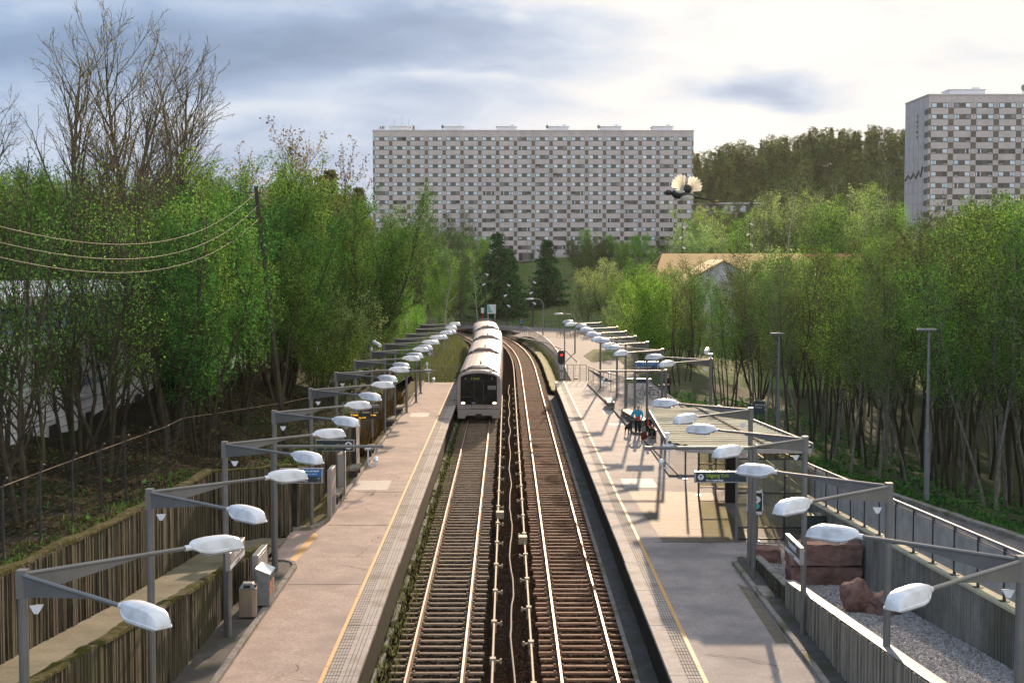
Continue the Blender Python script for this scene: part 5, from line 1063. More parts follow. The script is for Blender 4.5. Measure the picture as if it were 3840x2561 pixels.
sheet('far_path', [(-30, 252), (-9, 252), (-10, 262), (-32, 266)], lambda x, y: -.3 + 0 * x, 'asphalt_path', thick=1.4)
sheet('far_path', [(1, 398), (12, 396), (13, 404), (2, 408)], lambda x, y: ground_h(x, y) + .12, 'asphalt_path')
mesh_fence('mesh_fence', 'dark bar fence beside the far square', [(-9, 247), (-2, 237), (6, 228), (13, 222), (17.5, 214)], 1.1, lambda x, y: -.55, .03, wire=.8, step=1.6, m='dark_steel')
mesh_fence('mesh_fence', 'row of short dark bollard bars on the far square', [(7, 199), (13, 196)], .9, lambda x, y: -.55, .0001, step=.5, m='dark_steel', wires_v=False)
def spot_mast(label, x, y, z, h, n, cat='lamp post'):
    t = thing('spotlight_mast', label, cat, (x, y, z)); b = MB(); b.tube([(0, 0, 0), (0, 0, h)], [.12, .07], 8); b.build('mast', 'dark_steel', t)
    for k in range(n):
        zz = h - .6 - k * 1.7; s = -1 if k % 2 else 1; b = MB(); b.tube([(s * .05, -.1, zz), (s * .45, -.35, zz - .25)], [.09, .17], 8); b.build('spotlight', 'white_plastic', t)
spot_mast('tall spotlight mast left of the leading spruce gap', 0, 235, -.6, 7.5, 3)
spot_mast('tall spotlight mast in front of the right spruce', 4.2, 232, -.6, 8.0, 3)
spot_mast('spotlight mast beside the white stemmed birch', -3.7, 244, -.6, 9.2, 2)
spot_mast('spotlight mast with white heads above the valley bushes, nearer the long block', 29.5, 240, 2, 14.5, 3)
spot_mast('spotlight mast above the valley bushes in the middle', 40.5, 238, 2, 15.0, 3)
spot_mast('spotlight mast rising before the right tower block', 80, 256, 0, 19.5, 3)
def neck_lamp(label, x, y, z, h, rz=0):
    t = thing('curved_lamp_post', label, 'lamp post', (x, y, z), rz); b = MB(); b.tube([(0, 0, 0), (0, 0, h * .86), (-.2, 0, h * .95), (-.7, 0, h), (-1.5, 0, h)], [.09, .07, .05, .05, .04], 8); b.build('post', 'galv', t, smooth=True)
    b = MB(); b.ell((-1.9, 0, h), (.55, .2, .12)); b.build('lamp_head', 'white_plastic', t, smooth=True)
neck_lamp('curved neck lamp post at the far square', 5.2, 205, -.6, 5.3)
neck_lamp('curved lamp post behind the fence near the railway signal', 7.9, 165, -.6, 4.6)
neck_lamp('tall lamp post on the slope before the long block entrance', 5.6, 395, 7.0, 9.5)
# tall lamps in the right woodland edge
for lab, x, y, zt, zb in (('tall grey path lamp post at the woodland edge, nearer the camera', 15.35, 51.6, 7.55, 1.2), ('tall grey path lamp post at the woodland edge, further away', 13.9, 72.5, 6.35, .3)):
    t = thing('path_lamp', lab, 'lamp post', (x, y, zb)); h = zt - zb; b = MB(); b.tube([(0, 0, 0), (0, 0, h * .42), (0, 0, h * .43), (0, 0, h)], [.1, .095, .065, .045], 10); b.tube([(0, 0, 0), (0, 0, .06)], .2, 10); b.build('post', 'galv', t)
    b = MB(); b.box(-.45, .25, -.12, .12, h - .02, h + .08); b.build('lamp_head', 'galv', t, bevel=.03)
t = thing('path_sign', 'small dark sign on a post by the path behind the shelter', 'sign', (12.6, 72, 0)); b = MB(); b.tube([(0, 0, 0), (.25, 0, 3.1)], .03, 6); b.build('post', 'galv', t); b = MB(); b.box(-.05, .5, -.03, 0, 2.3, 3.0); b.build('plate', 'sign_black', t)
text('Ammerud\nT-bane', .13, 'txt_white', t, (0, -.035, 2.75))
# map sign
t = thing('map_board', 'white and teal map board on the grass before the left spruce', 'sign', (-2.85, 262, .5)); b = MB(); b.box(-.8, .8, -.08, 0, 0, 1.7); b.box(-.7, -.6, -.08, 0, -1.6, 0); b.box(.6, .7, -.08, 0, -1.6, 0); b.build('board', 'txt_white', t)
b = MB(); 
for k in range(6): b.box(-.72, -.45 + .12 * k, -.1, -.08, 1.4 - k * .24, 1.58 - k * .24)
b.build('teal_print', 'teal', t)
t = thing('notice_board', 'small white notice plate left of the map board', 'sign', (-4.5, 262, .5)); b = MB(); b.box(-.28, .28, -.06, 0, .1, 1.1); b.build('plate', 'txt_white', t); b = MB(); b.box(-.08, .08, -.04, .02, -1.6, .1); b.build('post', 'coat_red', t)

# ------------------------------------------------------------------ vegetation
def norm(v): 
    l = math.sqrt(v[0] ** 2 + v[1] ** 2 + v[2] ** 2) or 1; return (v[0] / l, v[1] / l, v[2] / l)
def rotdir(d, ang, q):
    o = norm((q.gauss(0, 1), q.gauss(0, 1), q.gauss(0, 1))); dt = sum(a * b for a, b in zip(d, o)); p = norm((o[0] - d[0] * dt, o[1] - d[1] * dt, o[2] - d[2] * dt))
    c, s = math.cos(ang), math.sin(ang); return (d[0] * c + p[0] * s, d[1] * c + p[1] * s, d[2] * c + p[2] * s)
class Tree:
    def __init__(s, seed): s.q = random.Random(seed); s.seg = []; s.anc = []; s.seed = seed
    def grow(s, p, d, L, r, lev, maxlev, ang=.5, ratio=.55, wig=.1, up=.1, start=.25, dens=1.6, leaf=2, rr=.55):
        q = s.q; n = max(3, int(L / (.75 if lev == 0 else .45))); st = L / n
        for i in range(n):
            d = norm((d[0] + q.gauss(0, wig), d[1] + q.gauss(0, wig), d[2] + q.gauss(0, wig) + up * st))
            p2 = (p[0] + d[0] * st, p[1] + d[1] * st, p[2] + d[2] * st); t0 = i / n; t1 = (i + 1) / n
            s.seg.append((p, p2, r * (1 - .8 * t0), r * (1 - .8 * t1)))
            if lev >= leaf or (lev == maxlev - 1 and t1 > .7): s.anc.append(p2)
            if lev < maxlev and t1 > (start if lev == 0 else .15):
                k = dens * st * (1 if lev == 0 else 1.25); k = int(k) + (1 if q.random() < k - int(k) else 0)
                for _ in range(k):
                    s.grow(p2, rotdir(d, ang * q.uniform(.6, 1.3), q), L * ratio * (1.05 - .62 * t1) * q.uniform(.7, 1.15), r * (1 - .8 * t1) * rr, lev + 1, maxlev, ang, ratio, wig * 1.15, up, start, dens, leaf, rr)
            p = p2
    def trunk(s, name, m, thin=.012):
        A = np.array([a for a, _, _, _ in s.seg]); B = np.array([b for _, b, _, _ in s.seg]); r0 = np.maximum([c for _, _, c, _ in s.seg], thin); r1 = np.maximum([c for _, _, _, c in s.seg], thin * .8)
        D = B - A; D /= np.linalg.norm(D, axis=1)[:, None] + 1e-9; ref = np.where(np.abs(D[:, 2:3]) > .9, np.array([[1., 0, 0]]), np.array([[0, 0, 1.]]))
        U = np.cross(D, ref); U /= np.linalg.norm(U, axis=1)[:, None]; Wv = np.cross(D, U); Vs = []; Fs = []; base = 0
        big = r0 > .05
        for mask, k in ((big, 6), (~big, 3)):
            if not mask.any(): continue
            a, b_, u, w, x0, x1 = A[mask], B[mask], U[mask], Wv[mask], r0[mask], r1[mask]; n = len(a)
            th = np.arange(k) * 2 * np.pi / k; c, si = np.cos(th), np.sin(th)
            ring = u[:, None] * c[None, :, None] + w[:, None] * si[None, :, None]
            P = np.concatenate([a[:, None] + ring * x0[:, None, None], b_[:, None] + ring * x1[:, None, None]], 1).reshape(-1, 3)
            j = np.arange(k); f = np.stack([j, (j + 1) % k, k + (j + 1) % k, k + j], 1); Fs.append((f[None] + (np.arange(n) * 2 * k)[:, None, None]).reshape(-1, 4) + base); Vs.append(P); base += len(P)
        me = raw_mesh(name, np.concatenate(Vs), np.concatenate(Fs), 4); me.materials.append(M[m]); return me
    def crown(s, name, m, per, size, spread, aspect=.55, zlo=-1e9, flat=0.0, drop=0.0):
        r = np.random.default_rng(s.seed); A = np.array(s.anc); A = A[A[:, 2] > zlo]
        n = int(len(A) * per); idx = r.integers(0, len(A), n) if per < 1 or per != int(per) else np.repeat(np.arange(len(A)), int(per)); n = len(idx)
        if drop: keep = r.uniform(0, 1, n) > drop; idx = idx[keep]; n = len(idx)
        C = A[idx] + r.normal(0, spread, (n, 3)); U = r.normal(0, 1, (n, 3)); U[:, 2] *= (1 - flat); U /= np.linalg.norm(U, axis=1)[:, None]
        T = r.normal(0, 1, (n, 3)); Vv = np.cross(U, T); Vv /= np.linalg.norm(Vv, axis=1)[:, None]; sz = size * r.uniform(.55, 1.3, n)[:, None]
        P = np.stack([C - U * sz, C - Vv * sz * aspect, C + U * sz, C + Vv * sz * aspect], 1).reshape(-1, 3); F = np.arange(n * 4).reshape(-1, 4)
        me = raw_mesh(name, P, F, 4); me.materials.append(M[m]); return me
LIB = {}
def lib(key, trunk, crown):
    a = np.empty(len(crown.vertices) * 3, dtype=np.float32); crown.vertices.foreach_get('co', a); HH.setdefault(key, []).append(float(np.percentile(a[2::3], 99)))
    lib_(key, trunk, crown)
def lib_(key, trunk, crown): LIB.setdefault(key, []).append((trunk, crown, len(LIB.get(key, []))))
def fan(seed, H, n, spr, maxlev, dens, ratio, ang, r0, **k):
    t = Tree(seed); q = t.q
    for i in range(n):
        a = 2 * math.pi * (i + q.uniform(-.3, .3)) / n; e = spr * q.uniform(.35, 1.1); d = (math.sin(e) * math.cos(a), math.sin(e) * math.sin(a), math.cos(e)); o = .25 * (n > 1)
        t.grow((o * math.cos(a), o * math.sin(a), 0), d, H * q.uniform(.8, 1.03), r0 * q.uniform(.7, 1.1), 0, maxlev, ang, ratio, dens=dens, **k)
    return t
# near leafy multi-stemmed trees (left)
for i in range(4):
    t = fan(20 + i, 10.5, 4 + i % 2, .30, 2, 1.9, .40, .62, .11, wig=.09, up=.12, start=.22, leaf=1)
    lib('leafy', t.trunk('trunk', 'bark'), t.crown('crown', ['leaf_green', 'leaf_deep'][i % 2], 9, .062, .2))
    if i < 3: lib('nearleafy', LIB['leafy'][-1][0], t.crown('crown', ['leaf_green', 'leaf_deep'][i % 2], 5, .055, .17, zlo=4.2, drop=.55))
# big fan tree
t = fan(41, 15, 7, .42, 2, 2.0, .42, .55, .17, wig=.07, up=.10, start=.25, leaf=1)
lib('big', t.trunk('trunk', 'bark'), t.crown('crown', 'leaf_green', 7, .075, .2))
t = fan(43, 15, 6, .38, 2, 1.7, .40, .5, .15, wig=.07, up=.12, start=.3, leaf=1)
lib('tan', t.trunk('trunk', 'bark'), t.crown('crown', 'bud', 2, .10, .16))
# tall bare trees
for i in range(3):
    t = Tree(60 + i); t.grow((0, 0, 0), (0.02, 0, 1), 20, .30, 0, 3, .52, .55, .05, .05, .28, 1.25, 2, .62)
    lib('bare', t.trunk('trunk', 'bark_bare', .016), t.crown('crown', 'bud', 2, .05, .09, drop=.2))
# slender woodland trees (right): trunks bare below, small crown
for i in range(5):
    t = Tree(80 + i); q = t.q
    for k in range(1 + i % 2):
        t.grow((k * .5, 0, 0), norm((q.gauss(0, .07), q.gauss(0, .07), 1)), 11.5 * q.uniform(.9, 1.05), .085, 0, 2, .62, .36, .05, .05, .34, 2.1, 1, .5)
    lib('wood', t.trunk('trunk', 'bark_pale' if i % 2 == 0 else 'bark', .011), t.crown('crown', ['leaf_olive', 'leaf_green', 'leaf_olive', 'leaf_brown', 'leaf_deep'][i], [6, 7, 6, 5, 7][i], .058, .22))
# bushy valley trees
for i in range(4):
    t = fan(100 + i, 8.5, 7, .48, 2, 1.9, .36, .6, .07, wig=.08, up=.13, start=.15, leaf=1)
    lib('bush', t.trunk('trunk', 'bark'), t.crown('crown', ['leaf_pale', 'leaf_green', 'leaf_olive', 'leaf_lime'][i], 8, .078, .22))
# birch
for i in range(2):
    t = Tree(120 + i); t.grow((0, 0, 0), (0, 0, 1), 11, .11, 0, 2, .8, .30, .03, -.02, .2, 2.2, 1, .35)
    lib('birch', t.trunk('trunk', 'bark_birch'), t.crown('crown', ['leaf_olive', 'leaf_lime'][i], 4, .08, .22))
def spruce(seed, H, m, w=.27, pine=False):
    t = Tree(seed); q = t.q; t.seg.append(((0, 0, 0), (0, 0, H * .5), H * .014, H * .009)); t.seg.append(((0, 0, H * .5), (0, 0, H * .99), H * .009, .02))
    z = H * (.16 if pine else .06)
    while z < H * .985:
        u = z / H; L = (H * w * (1 - u) ** .82 + .25) * q.uniform(.72, 1.15) if not pine else H * .19 * max(0, math.sin(math.pi * min(1, (u - .08) / .94))) ** .6 * q.uniform(.5, 1.25) + .3
        for k in range(6 if not pine else 3):
            a = q.uniform(0, 6.28); n = max(3, int(L / .35)); p = (0, 0, z); dz = (-.18 if not pine else .22)
            for j in range(n):
                s = L / n; dz2 = dz + (.25 * j / n if not pine else .1 * q.gauss(0, 1)); p2 = (p[0] + math.cos(a) * s, p[1] + math.sin(a) * s, p[2] + dz2 * s); t.seg.append((p, p2, .03, .02))
                for _ in range(3 if not pine else (4 if j > n * .4 else 0)):
                    sd = q.gauss(0, .28 if not pine else .38) * (1.1 - .7 * j / n if not pine else 1); t.anc.append((p2[0] - math.sin(a) * sd, p2[1] + math.cos(a) * sd, p2[2] - abs(q.gauss(0, .12))))
                p = p2; a += q.gauss(0, .07)
        z += H * .018 + .12 * q.random() + (H * .02 if pine else 0)
    return (t.trunk('trunk', 'bark' if not pine else 'pine_bark'), t.crown('crown', m, 3 if not pine else 4, .19 if not pine else .25, .12 if not pine else .28, .4))
M['pine_bark'] = mat('orange pine bark', (0.14, 0.085, 0.05), (0.07, 0.05, 0.035), 2, .9)
for i in range(2): lib('spruce', *spruce(140 + i, 14, 'needle'))
for i in range(3): lib('pine', *spruce(150 + i, 16, 'pine', pine=True))
for i in range(2): lib('hillspruce', *spruce(160 + i, 15, 'pine', .22))
def tree(kind, name, label, x, y, z, s=1.0, group=None, var=None, rz=None, q=random.Random(99), sz=None):
    v = LIB[kind][(q.randrange(len(LIB[kind])) if var is None else var % len(LIB[kind]))]
    if callable(label): label = label(x, y, kind, v[2])
    e = thing(name, label, 'tree', (x, y, z), q.uniform(0, 6.28) if rz is None else rz, group); kx = 1.3 if kind == 'spruce' else 1.0; e.scale = (s * kx, s * kx, s * (sz or 1))
    for nm, me in (('trunk', v[0]), ('crown', v[1])): o = bpy.data.objects.new(nm, me); COL.objects.link(o); o.parent = e
    return e
def zat(x, y):
    if x < -8 and y < 236: return left_h(x, y) - .1
    if x > 10 and y < 240: return max(right_h(x, y), ground_h(x, y)) - .1
    return ground_h(x, y) - .1
def skyfit(x, y, ys, H, q, lo=.82, hi=1.02):
    if isinstance(H, str): H = sum(HH[H]) / len(HH[H])
    return max(.35, (CAMH + (601 - ys) / 3265.3 * y - zat(x, y)) / H * q.uniform(lo, hi))
YL = lambda u: lerp(u, [-.36, -.30, -.25, -.20, -.17, -.13, -.10, -.08], [400, 395, 400, 415, 425, 430, 520, 640])
YW = lambda u: lerp(u, [.08, .12, .16, .20, .25, .29, .32, .36], [640, 612, 600, 590, 575, 535, 505, 478])
def side3(u, a, b_, n3): return n3[0] if u < a else (n3[1] if u < b_ else n3[2])
NC = {}
def lab_near(x, y, k, v):
    key = (v % 3, x > -15, side3(y, 38, 50, [0, 1, 2])); NC[key] = NC.get(key, -1) + 1
    return '%s %s tree on the left slope, %s, %s' % (ORD[NC[key]], ['multi stemmed', 'budding', 'deep green'][v % 3], 'near the wire fence' if x > -15 else 'near the warehouse', side3(y, 38, 50, ['leftmost part', 'middle part', 'rightmost part']))
def lab_belt(x, y, k, v): return '%s leafing tree in the left belt, %s, %s' % (['light green', 'deep green', 'bright green', 'dark green'][v % 4], side3(y, 85, 115, ['front row', 'middle row', 'back row']), side3(x / y, -.25, -.16, ['under the bare trees', 'behind the power lines', 'beside the far lamp posts']))
def lab_wood(x, y, k, v): return '%s woodland tree with %s leaves, %s, %s' % ('pale' if v % 2 == 0 else 'dark', ['olive', 'fresh green', 'sparse olive', 'brownish', 'deep green'][v % 5], side3(x - path_out(y), 5, 11, ['at the path edge', 'second rows', 'deep inside']), side3(x / y, .215, .30, ['beyond the farther lamp', 'between the path lamps', 'right of the nearer lamp']))
def lab_valley(x, y, k, v): return '%s in the valley, %s, %s' % ('slender tree' if k == 'wood' else ['pale bushy tree', 'green bushy tree', 'olive bushy tree', 'lime bushy tree'][v % 4], side3(y, 140, 180, ['front rows', 'middle rows', 'back rows']), side3(x / y, .16, .26, ['before the tan roof', 'before the orange roof', 'toward the right edge']))
def lab_hill(x, y, k, v): return '%s on the wooded hill, %s, %s' % ('narrow spruce' if k == 'hillspruce' else ['tall pine', 'crooked pine', 'broad pine'][v % 3], side3(y, 510, 580, ['on the lower slope', 'halfway up', 'near the crest']), side3(x / y, .175, .225, ['beside the long block', 'in the middle', 'beside the right tower']))
def lab_slope(x, y, k, v): return 'thin %s tree on the slope left of the spruces, %s, %s' % (['pale', 'green', 'olive', 'brownish', 'dark'][v % 5], side3(y, 290, 330, ['lower', 'middle', 'upper']), side3(x / y, -.06, -.035, ['left part', 'centre part', 'right part']))
def lab_lime(x, y, k, v): return 'light green %s below the wooded hill, %s, %s' % ('birch' if k == 'birch' else 'tree', side3(y, 285, 310, ['nearest row', 'second row', 'back row']), side3(x / y, .16, .22, ['near the long block', 'in the middle', 'near the right tower']))
q = random.Random(5)
def spread(n, xr, yr, md, q, ok=lambda x, y: True):
    P = []; tries = 0
    while len(P) < n and tries < n * 60:
        tries += 1; y = yr[0] + (yr[1] - yr[0]) * q.random(); a, c = xr(y) if callable(xr) else xr; x = q.uniform(a, c)
        if ok(x, y) and all((x - u) ** 2 + (y - v) ** 2 > md * md for u, v in P): P.append((x, y))
    return sorted(P, key=lambda p: p[1])
# left: trees between the wall and the warehouse
G = 'leafing trees between the left wall and the warehouse'
for i, (x, y) in enumerate(spread(11, (-16.6, -12.6), (29, 60), 2.6, q)):
    tree('nearleafy', 'leafy_tree', lab_near, x, y, zat(x, y), skyfit(x, y, YL(x / y), 'nearleafy', q, .8, 1.02), G, q=q)
for i, (x, y) in enumerate(spread(14, lambda y: (-.235 * y, -11.9), (54, 78), 1.9, q)):
    tree('leafy', 'leafy_tree', lab_near, x, y, zat(x, y), skyfit(x, y, YL(x / y) + 30, 'leafy', q, .75, 1.0), G, q=q)
G = 'leafing trees behind the warehouse and along the left side'
for i, (x, y) in enumerate(spread(46, lambda y: (-.33 * y - 6, -11.5 - max(0, (y - 88) * .02)), (60, 150), 2.6, q, lambda x, y: not (-35 < x < -17.2 and 43 < y < 107) or x > -17.2)):
    tree('leafy', 'leafy_tree', lab_belt, x, y, zat(x, y), skyfit(x, y, YL(x / y), 'leafy', q), G, q=q)
for i, (x, y) in enumerate(spread(18, lambda y: (-.36 * y - 2, -35.5), (100, 135), 3.0, q)):
    tree('leafy', 'leafy_tree', lab_belt, x, y, zat(x, y), skyfit(x, y, YL(x / y), 'leafy', q), G, q=q)
# bare tall trees
for x, y, s, v, lab in ((-31.5, 104, 1.08, 0, 'tallest bare tree at the upper left'), (-28.5, 108, 1.12, 1, 'bare tree right beside the tallest one at the upper left'), (-26.2, 100, .98, 2, 'slender bare tree in the middle of the bare group'), (-22.5, 96, .92, 0, 'rightmost bare tree with wide spreading branches'), (-24.0, 99, .9, 1, 'bare tree just left of the rightmost bare tree'), (-36, 100, .85, 2, 'leftmost bare tree leaning out above the left belt')):
    tree('bare', 'bare_tree', lab, x, y, 3.0, s, var=v, q=q)
def fit(kind, x, y, ys): return skyfit(x, y, ys, kind, q, .98, 1.0)
for lab, k, nm, x, y, ys, v in (('budding tree with tan twigs above the dark evergreens, left of the long block', 'tan', 'budding_tree', -14.6, 108, 305, 0), ('second tan twigged tree close left of the first', 'tan', 'budding_tree', -17.8, 112, 325, 0), ('leafing tree leaning over the left end of the long block', 'big', 'fan_tree', -10.3, 98, 430, 0),
    ('large fan shaped leafing tree right of the leaning power pole', 'big', 'fan_tree', -13.2, 86, 365, 0), ('second fan shaped tree standing behind the large one', 'big', 'fan_tree', -17.5, 98, 385, 0), ('low spreading tree overhanging the far left lamps', 'big', 'fan_tree', -10.2, 100, 520, 0)): tree(k, nm, lab, x, y, zat(x, y), fit(k, x, y, ys), var=v, q=q)
for i, (x, y) in enumerate(((-10.4, 78), (-9.9, 90), (-9.6, 98), (-9.3, 112), (-9.8, 120), (-11.0, 128), (-10.4, 84))): tree('bush', 'roadside_bush', ORD[sorted([78, 90, 98, 112, 120, 128, 84]).index(y)] + ' green bush crowding the left platform lamps', x, y, zat(x, y), .62 + .07 * (i % 3), 'bushes behind the left platform', var=[1, 0, 2, 1][i % 4], q=q)
# slope with dark evergreens behind on the left
for i, (x, y) in enumerate(spread(16, lambda y: (-.20 * y, -.10 * y), (190, 250), 4, q)): tree('hillspruce', 'dark_evergreen', 'dense dark evergreen behind the fan trees, left of the long block', x, y, 0, 1.45 * q.uniform(.85, 1.1), 'dark evergreens left of the long block', q=q)
for i, (x, y) in enumerate(spread(40, lambda y: (-.36 * y, -.095 * y), (430, 640), 9, q)): tree('pine', 'skyline_pine', 'far pine on the left skyline', x, y, ground_h(x, y) - .5, q.uniform(.8, 1.05), 'pines on the left skyline', q=q)
# slope before the long block
for i, (x, y) in enumerate(spread(58, lambda y: (-.085 * y, -.012 * y - 2), (252, 370), 3.4, q, lambda x, y: True)): tree(q.choice(['bush', 'wood', 'wood']), 'slope_tree', lab_slope, x, y, zat(x, y), q.uniform(1.0, 1.35), 'thin trees on the slope left of the spruces', q=q)
tree('birch', 'birch_tree', 'slender white stemmed birch beside the far end of the train', -7.9, 178, -1.4, .98, var=0, q=q); tree('birch', 'birch_tree', 'yellow green birch left of the slender birch', -12.6, 182, -1.0, .72, var=1, q=q)
tree('birch', 'birch_tree', 'birch further up the slope with its pale stem showing', -13.5, 300, 2.5, 1.25, var=0, q=q); tree('birch', 'birch_tree', 'white birch stem in front of the left spruce', -5.3, 255, -.8, 1.1, var=1, q=q)
for i, (x, y) in enumerate(((-9.6, 140), (-11.5, 150), (-10.5, 163), (-14, 170), (-9.0, 196), (-13, 205), (-17, 215), (-8.8, 130))): tree('bush', 'trackside_bush', ORD[sorted([140, 150, 163, 170, 196, 205, 215, 130]).index(y)] + ' olive bush beside the curving track, left of the train', x, y, zat(x, y), q.uniform(.4, .62), 'bushes beside the curving track', var=[2, 1, 3][i % 3], q=q)
tree('spruce', 'spruce_tree', 'dark spruce left of the gap below the long block', -1.8, 268, -.9, 1.18, var=0, q=q); tree('spruce', 'spruce_tree', 'dark spruce right of the gap below the long block', 8.1, 288, -.2, 1.07, var=1, q=q)
tree('spruce', 'spruce_tree', 'second top growing behind the left spruce', 0.4, 275, -.9, .98, var=1, q=q)
tree('spruce', 'spruce_tree', 'small spruce in front of the tan roof', 22.6, 200, -1, .68, var=0, q=q); tree('spruce', 'spruce_tree', 'spruce standing before the balcony building', 45.8, 300, 3.4, .95, var=1, q=q); tree('spruce', 'spruce_tree', 'dark spruce among the lime trees under the hill', 73.5, 330, 6, 1.2, var=0, q=q)
# right woodland
G = 'slender trees of the right woodland'
W1 = spread(175, lambda y: (path_out(y) + 1.6, .37 * y + 6), (34, 104), 1.45, q, lambda x, y: (x - 15.35) ** 2 + (y - 51.6) ** 2 > 5)
for i, (x, y) in enumerate(W1): tree('wood', 'woodland_tree', lab_wood, x, y, zat(x, y), skyfit(x, y, YW(x / y), 'wood', q, .85, 1.05), G, q=q)
G = 'bushy trees filling the valley right of the line'
for i, (x, y) in enumerate(spread(95, lambda y: (12.8 + max(0, (y - 140) * .10), .37 * y + 4), (104, 226), 3.6, q, lambda x, y: not (19 < x < 48 and y > 196) and not (.045 * y < x < 17.5 and y > 140))):
    k = q.choice(['bush', 'bush', 'wood']); tree(k, 'valley_tree', lab_valley, x, y, zat(x, y), skyfit(x, y, YW(x / y), k, q, .85, 1.05), G, q=q)
for lab, x, y, ys, v, w in (('large round pale willow at the left end of the right woods', 17.0, 240, 606, 0, 1.25), ('pale willow on the left side of the large round one', 13.6, 246, 628, 0, 1.0), ('broad pale bush beside the round willow', 20.8, 236, 608, 1, 1.1), ('small pale tree before the far square', 13.0, 174, 690, 0, 1.0), ('green bush in front of the round willow', 19.4, 214, 640, 3, 1.0), ('olive bush at the near corner of the square', 17.2, 182, 668, 2, 1.0), ('pale bush behind the far lamps of the right platform', 15.8, 160, 690, 0, 1.0), ('deep green bush behind the far right lamps', 14.2, 136, 700, 1, 1.0), ('low willow between the roofs and the square', 22.5, 205, 622, 0, 1.1)):
    e = tree('bush', 'willow_tree', lab, x, y, zat(x, y), skyfit(x, y, ys, 'bush', q, .98, 1.0), var=v, q=q); e.scale[0] *= w; e.scale[1] *= w
for i, (x, y) in enumerate(spread(44, lambda y: (.118 * y, .272 * y), (262, 336), 6.0, q)): tree(q.choice(['bush', 'bush', 'birch']), 'lime_tree', lab_lime, x, y, ground_h(x, y), skyfit(x, y, lerp(x / y, [.11, .14, .18, .22, .28], [545, 520, 475, 470, 440]), 'bush', q, .7, 1.05), 'light green trees below the wooded hill', q=q)
for i, (x, y) in enumerate(spread(16, lambda y: (.26 * y, .37 * y), (240, 300), 6.0, q)): tree(q.choice(['bush', 'wood']), 'brown_tree', 'budding tree in front of the right tower block', x, y, ground_h(x, y), q.uniform(1.25, 1.6), 'budding trees in front of the right tower block', var=2, q=q)
G = 'conifers on the wooded hill'
HP = spread(300, lambda y: (.125 * y, .30 * y), (452, 612), 4.0, q)
for i, (x, y) in enumerate(HP): tree(q.choice(['pine', 'pine', 'pine', 'hillspruce']), 'hill_conifer', lab_hill, x, y, ground_h(x, y) - .5, q.uniform(.72, 1.0), G, q=q)
for i, (x, y) in enumerate(spread(18, lambda y: (.13 * y, .27 * y), (400, 452), 7, q)): tree(q.choice(['bush', 'birch']), 'hill_foot_tree', 'leafing tree at the foot of the wooded hill', x, y, ground_h(x, y), q.uniform(1.2, 1.7), 'leafing trees at the foot of the wooded hill', q=q)
for i, (x, y) in enumerate(spread(14, lambda y: (.02 * y, .11 * y), (330, 412), 8, q, lambda x, y: x > 16)): tree('bush', 'block_foot_tree', 'small budding tree at the foot of the long block', x, y, ground_h(x, y), q.uniform(.7, 1.0), 'small trees at the foot of the long block', var=2 + i % 2, q=q)
# undergrowth and dead leaves
def scatter_leaves(name, n, xf, yr, zf, size, m, seed):
    r = np.random.default_rng(seed); Y = yr[0] + (yr[1] - yr[0]) * r.uniform(0, 1, n) ** 1.3; X = np.array([xf(y, r.uniform()) for y in Y]); Z = np.array([zf(a, b_) for a, b_ in zip(X, Y)]) + .02 + np.abs(r.normal(0, .03, n))
    C = np.stack([X, Y, Z], 1); U = r.normal(0, 1, (n, 3)); U[:, 2] *= .5; U /= np.linalg.norm(U, axis=1)[:, None]; Vv = np.cross(U, r.normal(0, .35, (n, 3)) + np.array([0, 0, 1])); Vv /= np.linalg.norm(Vv, axis=1)[:, None]; s = size * r.uniform(.5, 1.3, n)[:, None]
    P = np.stack([C - U * s, C - Vv * s * .6, C + U * s, C + Vv * s * .6], 1).reshape(-1, 3); o = link(name, raw_mesh(name, P, np.arange(n * 4).reshape(-1, 4), 4), m); o['kind'] = 'stuff'
scatter_leaves('dead_leaves', 45000, lambda y, u: wall_x(y) - .1 - u * 7, (26, 80), left_h, .06, 'litter_leaf', 3)
scatter_leaves('undergrowth', 900, lambda y, u: wall_x(y) - .05 - (u ** 2) * 6, (26, 110), left_h, .11, 'leaf_deep', 4)
scatter_leaves('woodland_undergrowth', 7000, lambda y, u: path_out(y) + .4 + u * 9, (30, 110), right_h, .13, 'leaf_deep', 6)
def tuft(name, n, xf, yr, zf, h, m, seed):
    r = np.random.default_rng(seed); Y = r.uniform(*yr, n); X = np.array([xf(y, r.uniform()) for y in Y]); Z = np.array([zf(a, b_) for a, b_ in zip(X, Y)]); a = r.uniform(0, 6.28, n); hh = h * r.uniform(.4, 1.3, n); w = .012 + hh * .03
    B = np.stack([X, Y, Z], 1); dx = np.stack([np.cos(a), np.sin(a), 0 * a], 1) * w[:, None]; T = B + np.stack([r.normal(0, .25, n) * hh, r.normal(0, .25, n) * hh, hh], 1)
    P = np.stack([B - dx, B + dx, T], 1).reshape(-1, 3); o = link(name, raw_mesh(name, P, np.arange(n * 3).reshape(-1, 3), 3), m); o['kind'] = 'stuff'
tuft('grass_tufts', 3500, lambda y, u: wall_x(y) - .05 - u * 1.1, (24, 118), left_h, .2, 'leaf_deep', 7)
tuft('grass_tufts', 9000, lambda y, u: path_out(y) + .25 + u * 1.6, (24, 110), right_h, .16, 'leaf_deep', 8)
tuft('track_weeds', 5000, lambda y, u: -3.66 + u ** 1.5 * .7, (28, 118), lambda x, y: -1.3, .16, 'leaf_brown', 9)
tuft('track_weeds', 6000, lambda y, u: 4.6 + curve(y) * 1.03 + u * .8, (121, 200), lambda x, y: -1.25, .5, 'leaf_olive', 10)
tuft('dry_shrubs', 2500, lambda y, u: -7.75 + u * .4, (72, 100), lambda x, y: .1, .9, 'dry_twig', 11)
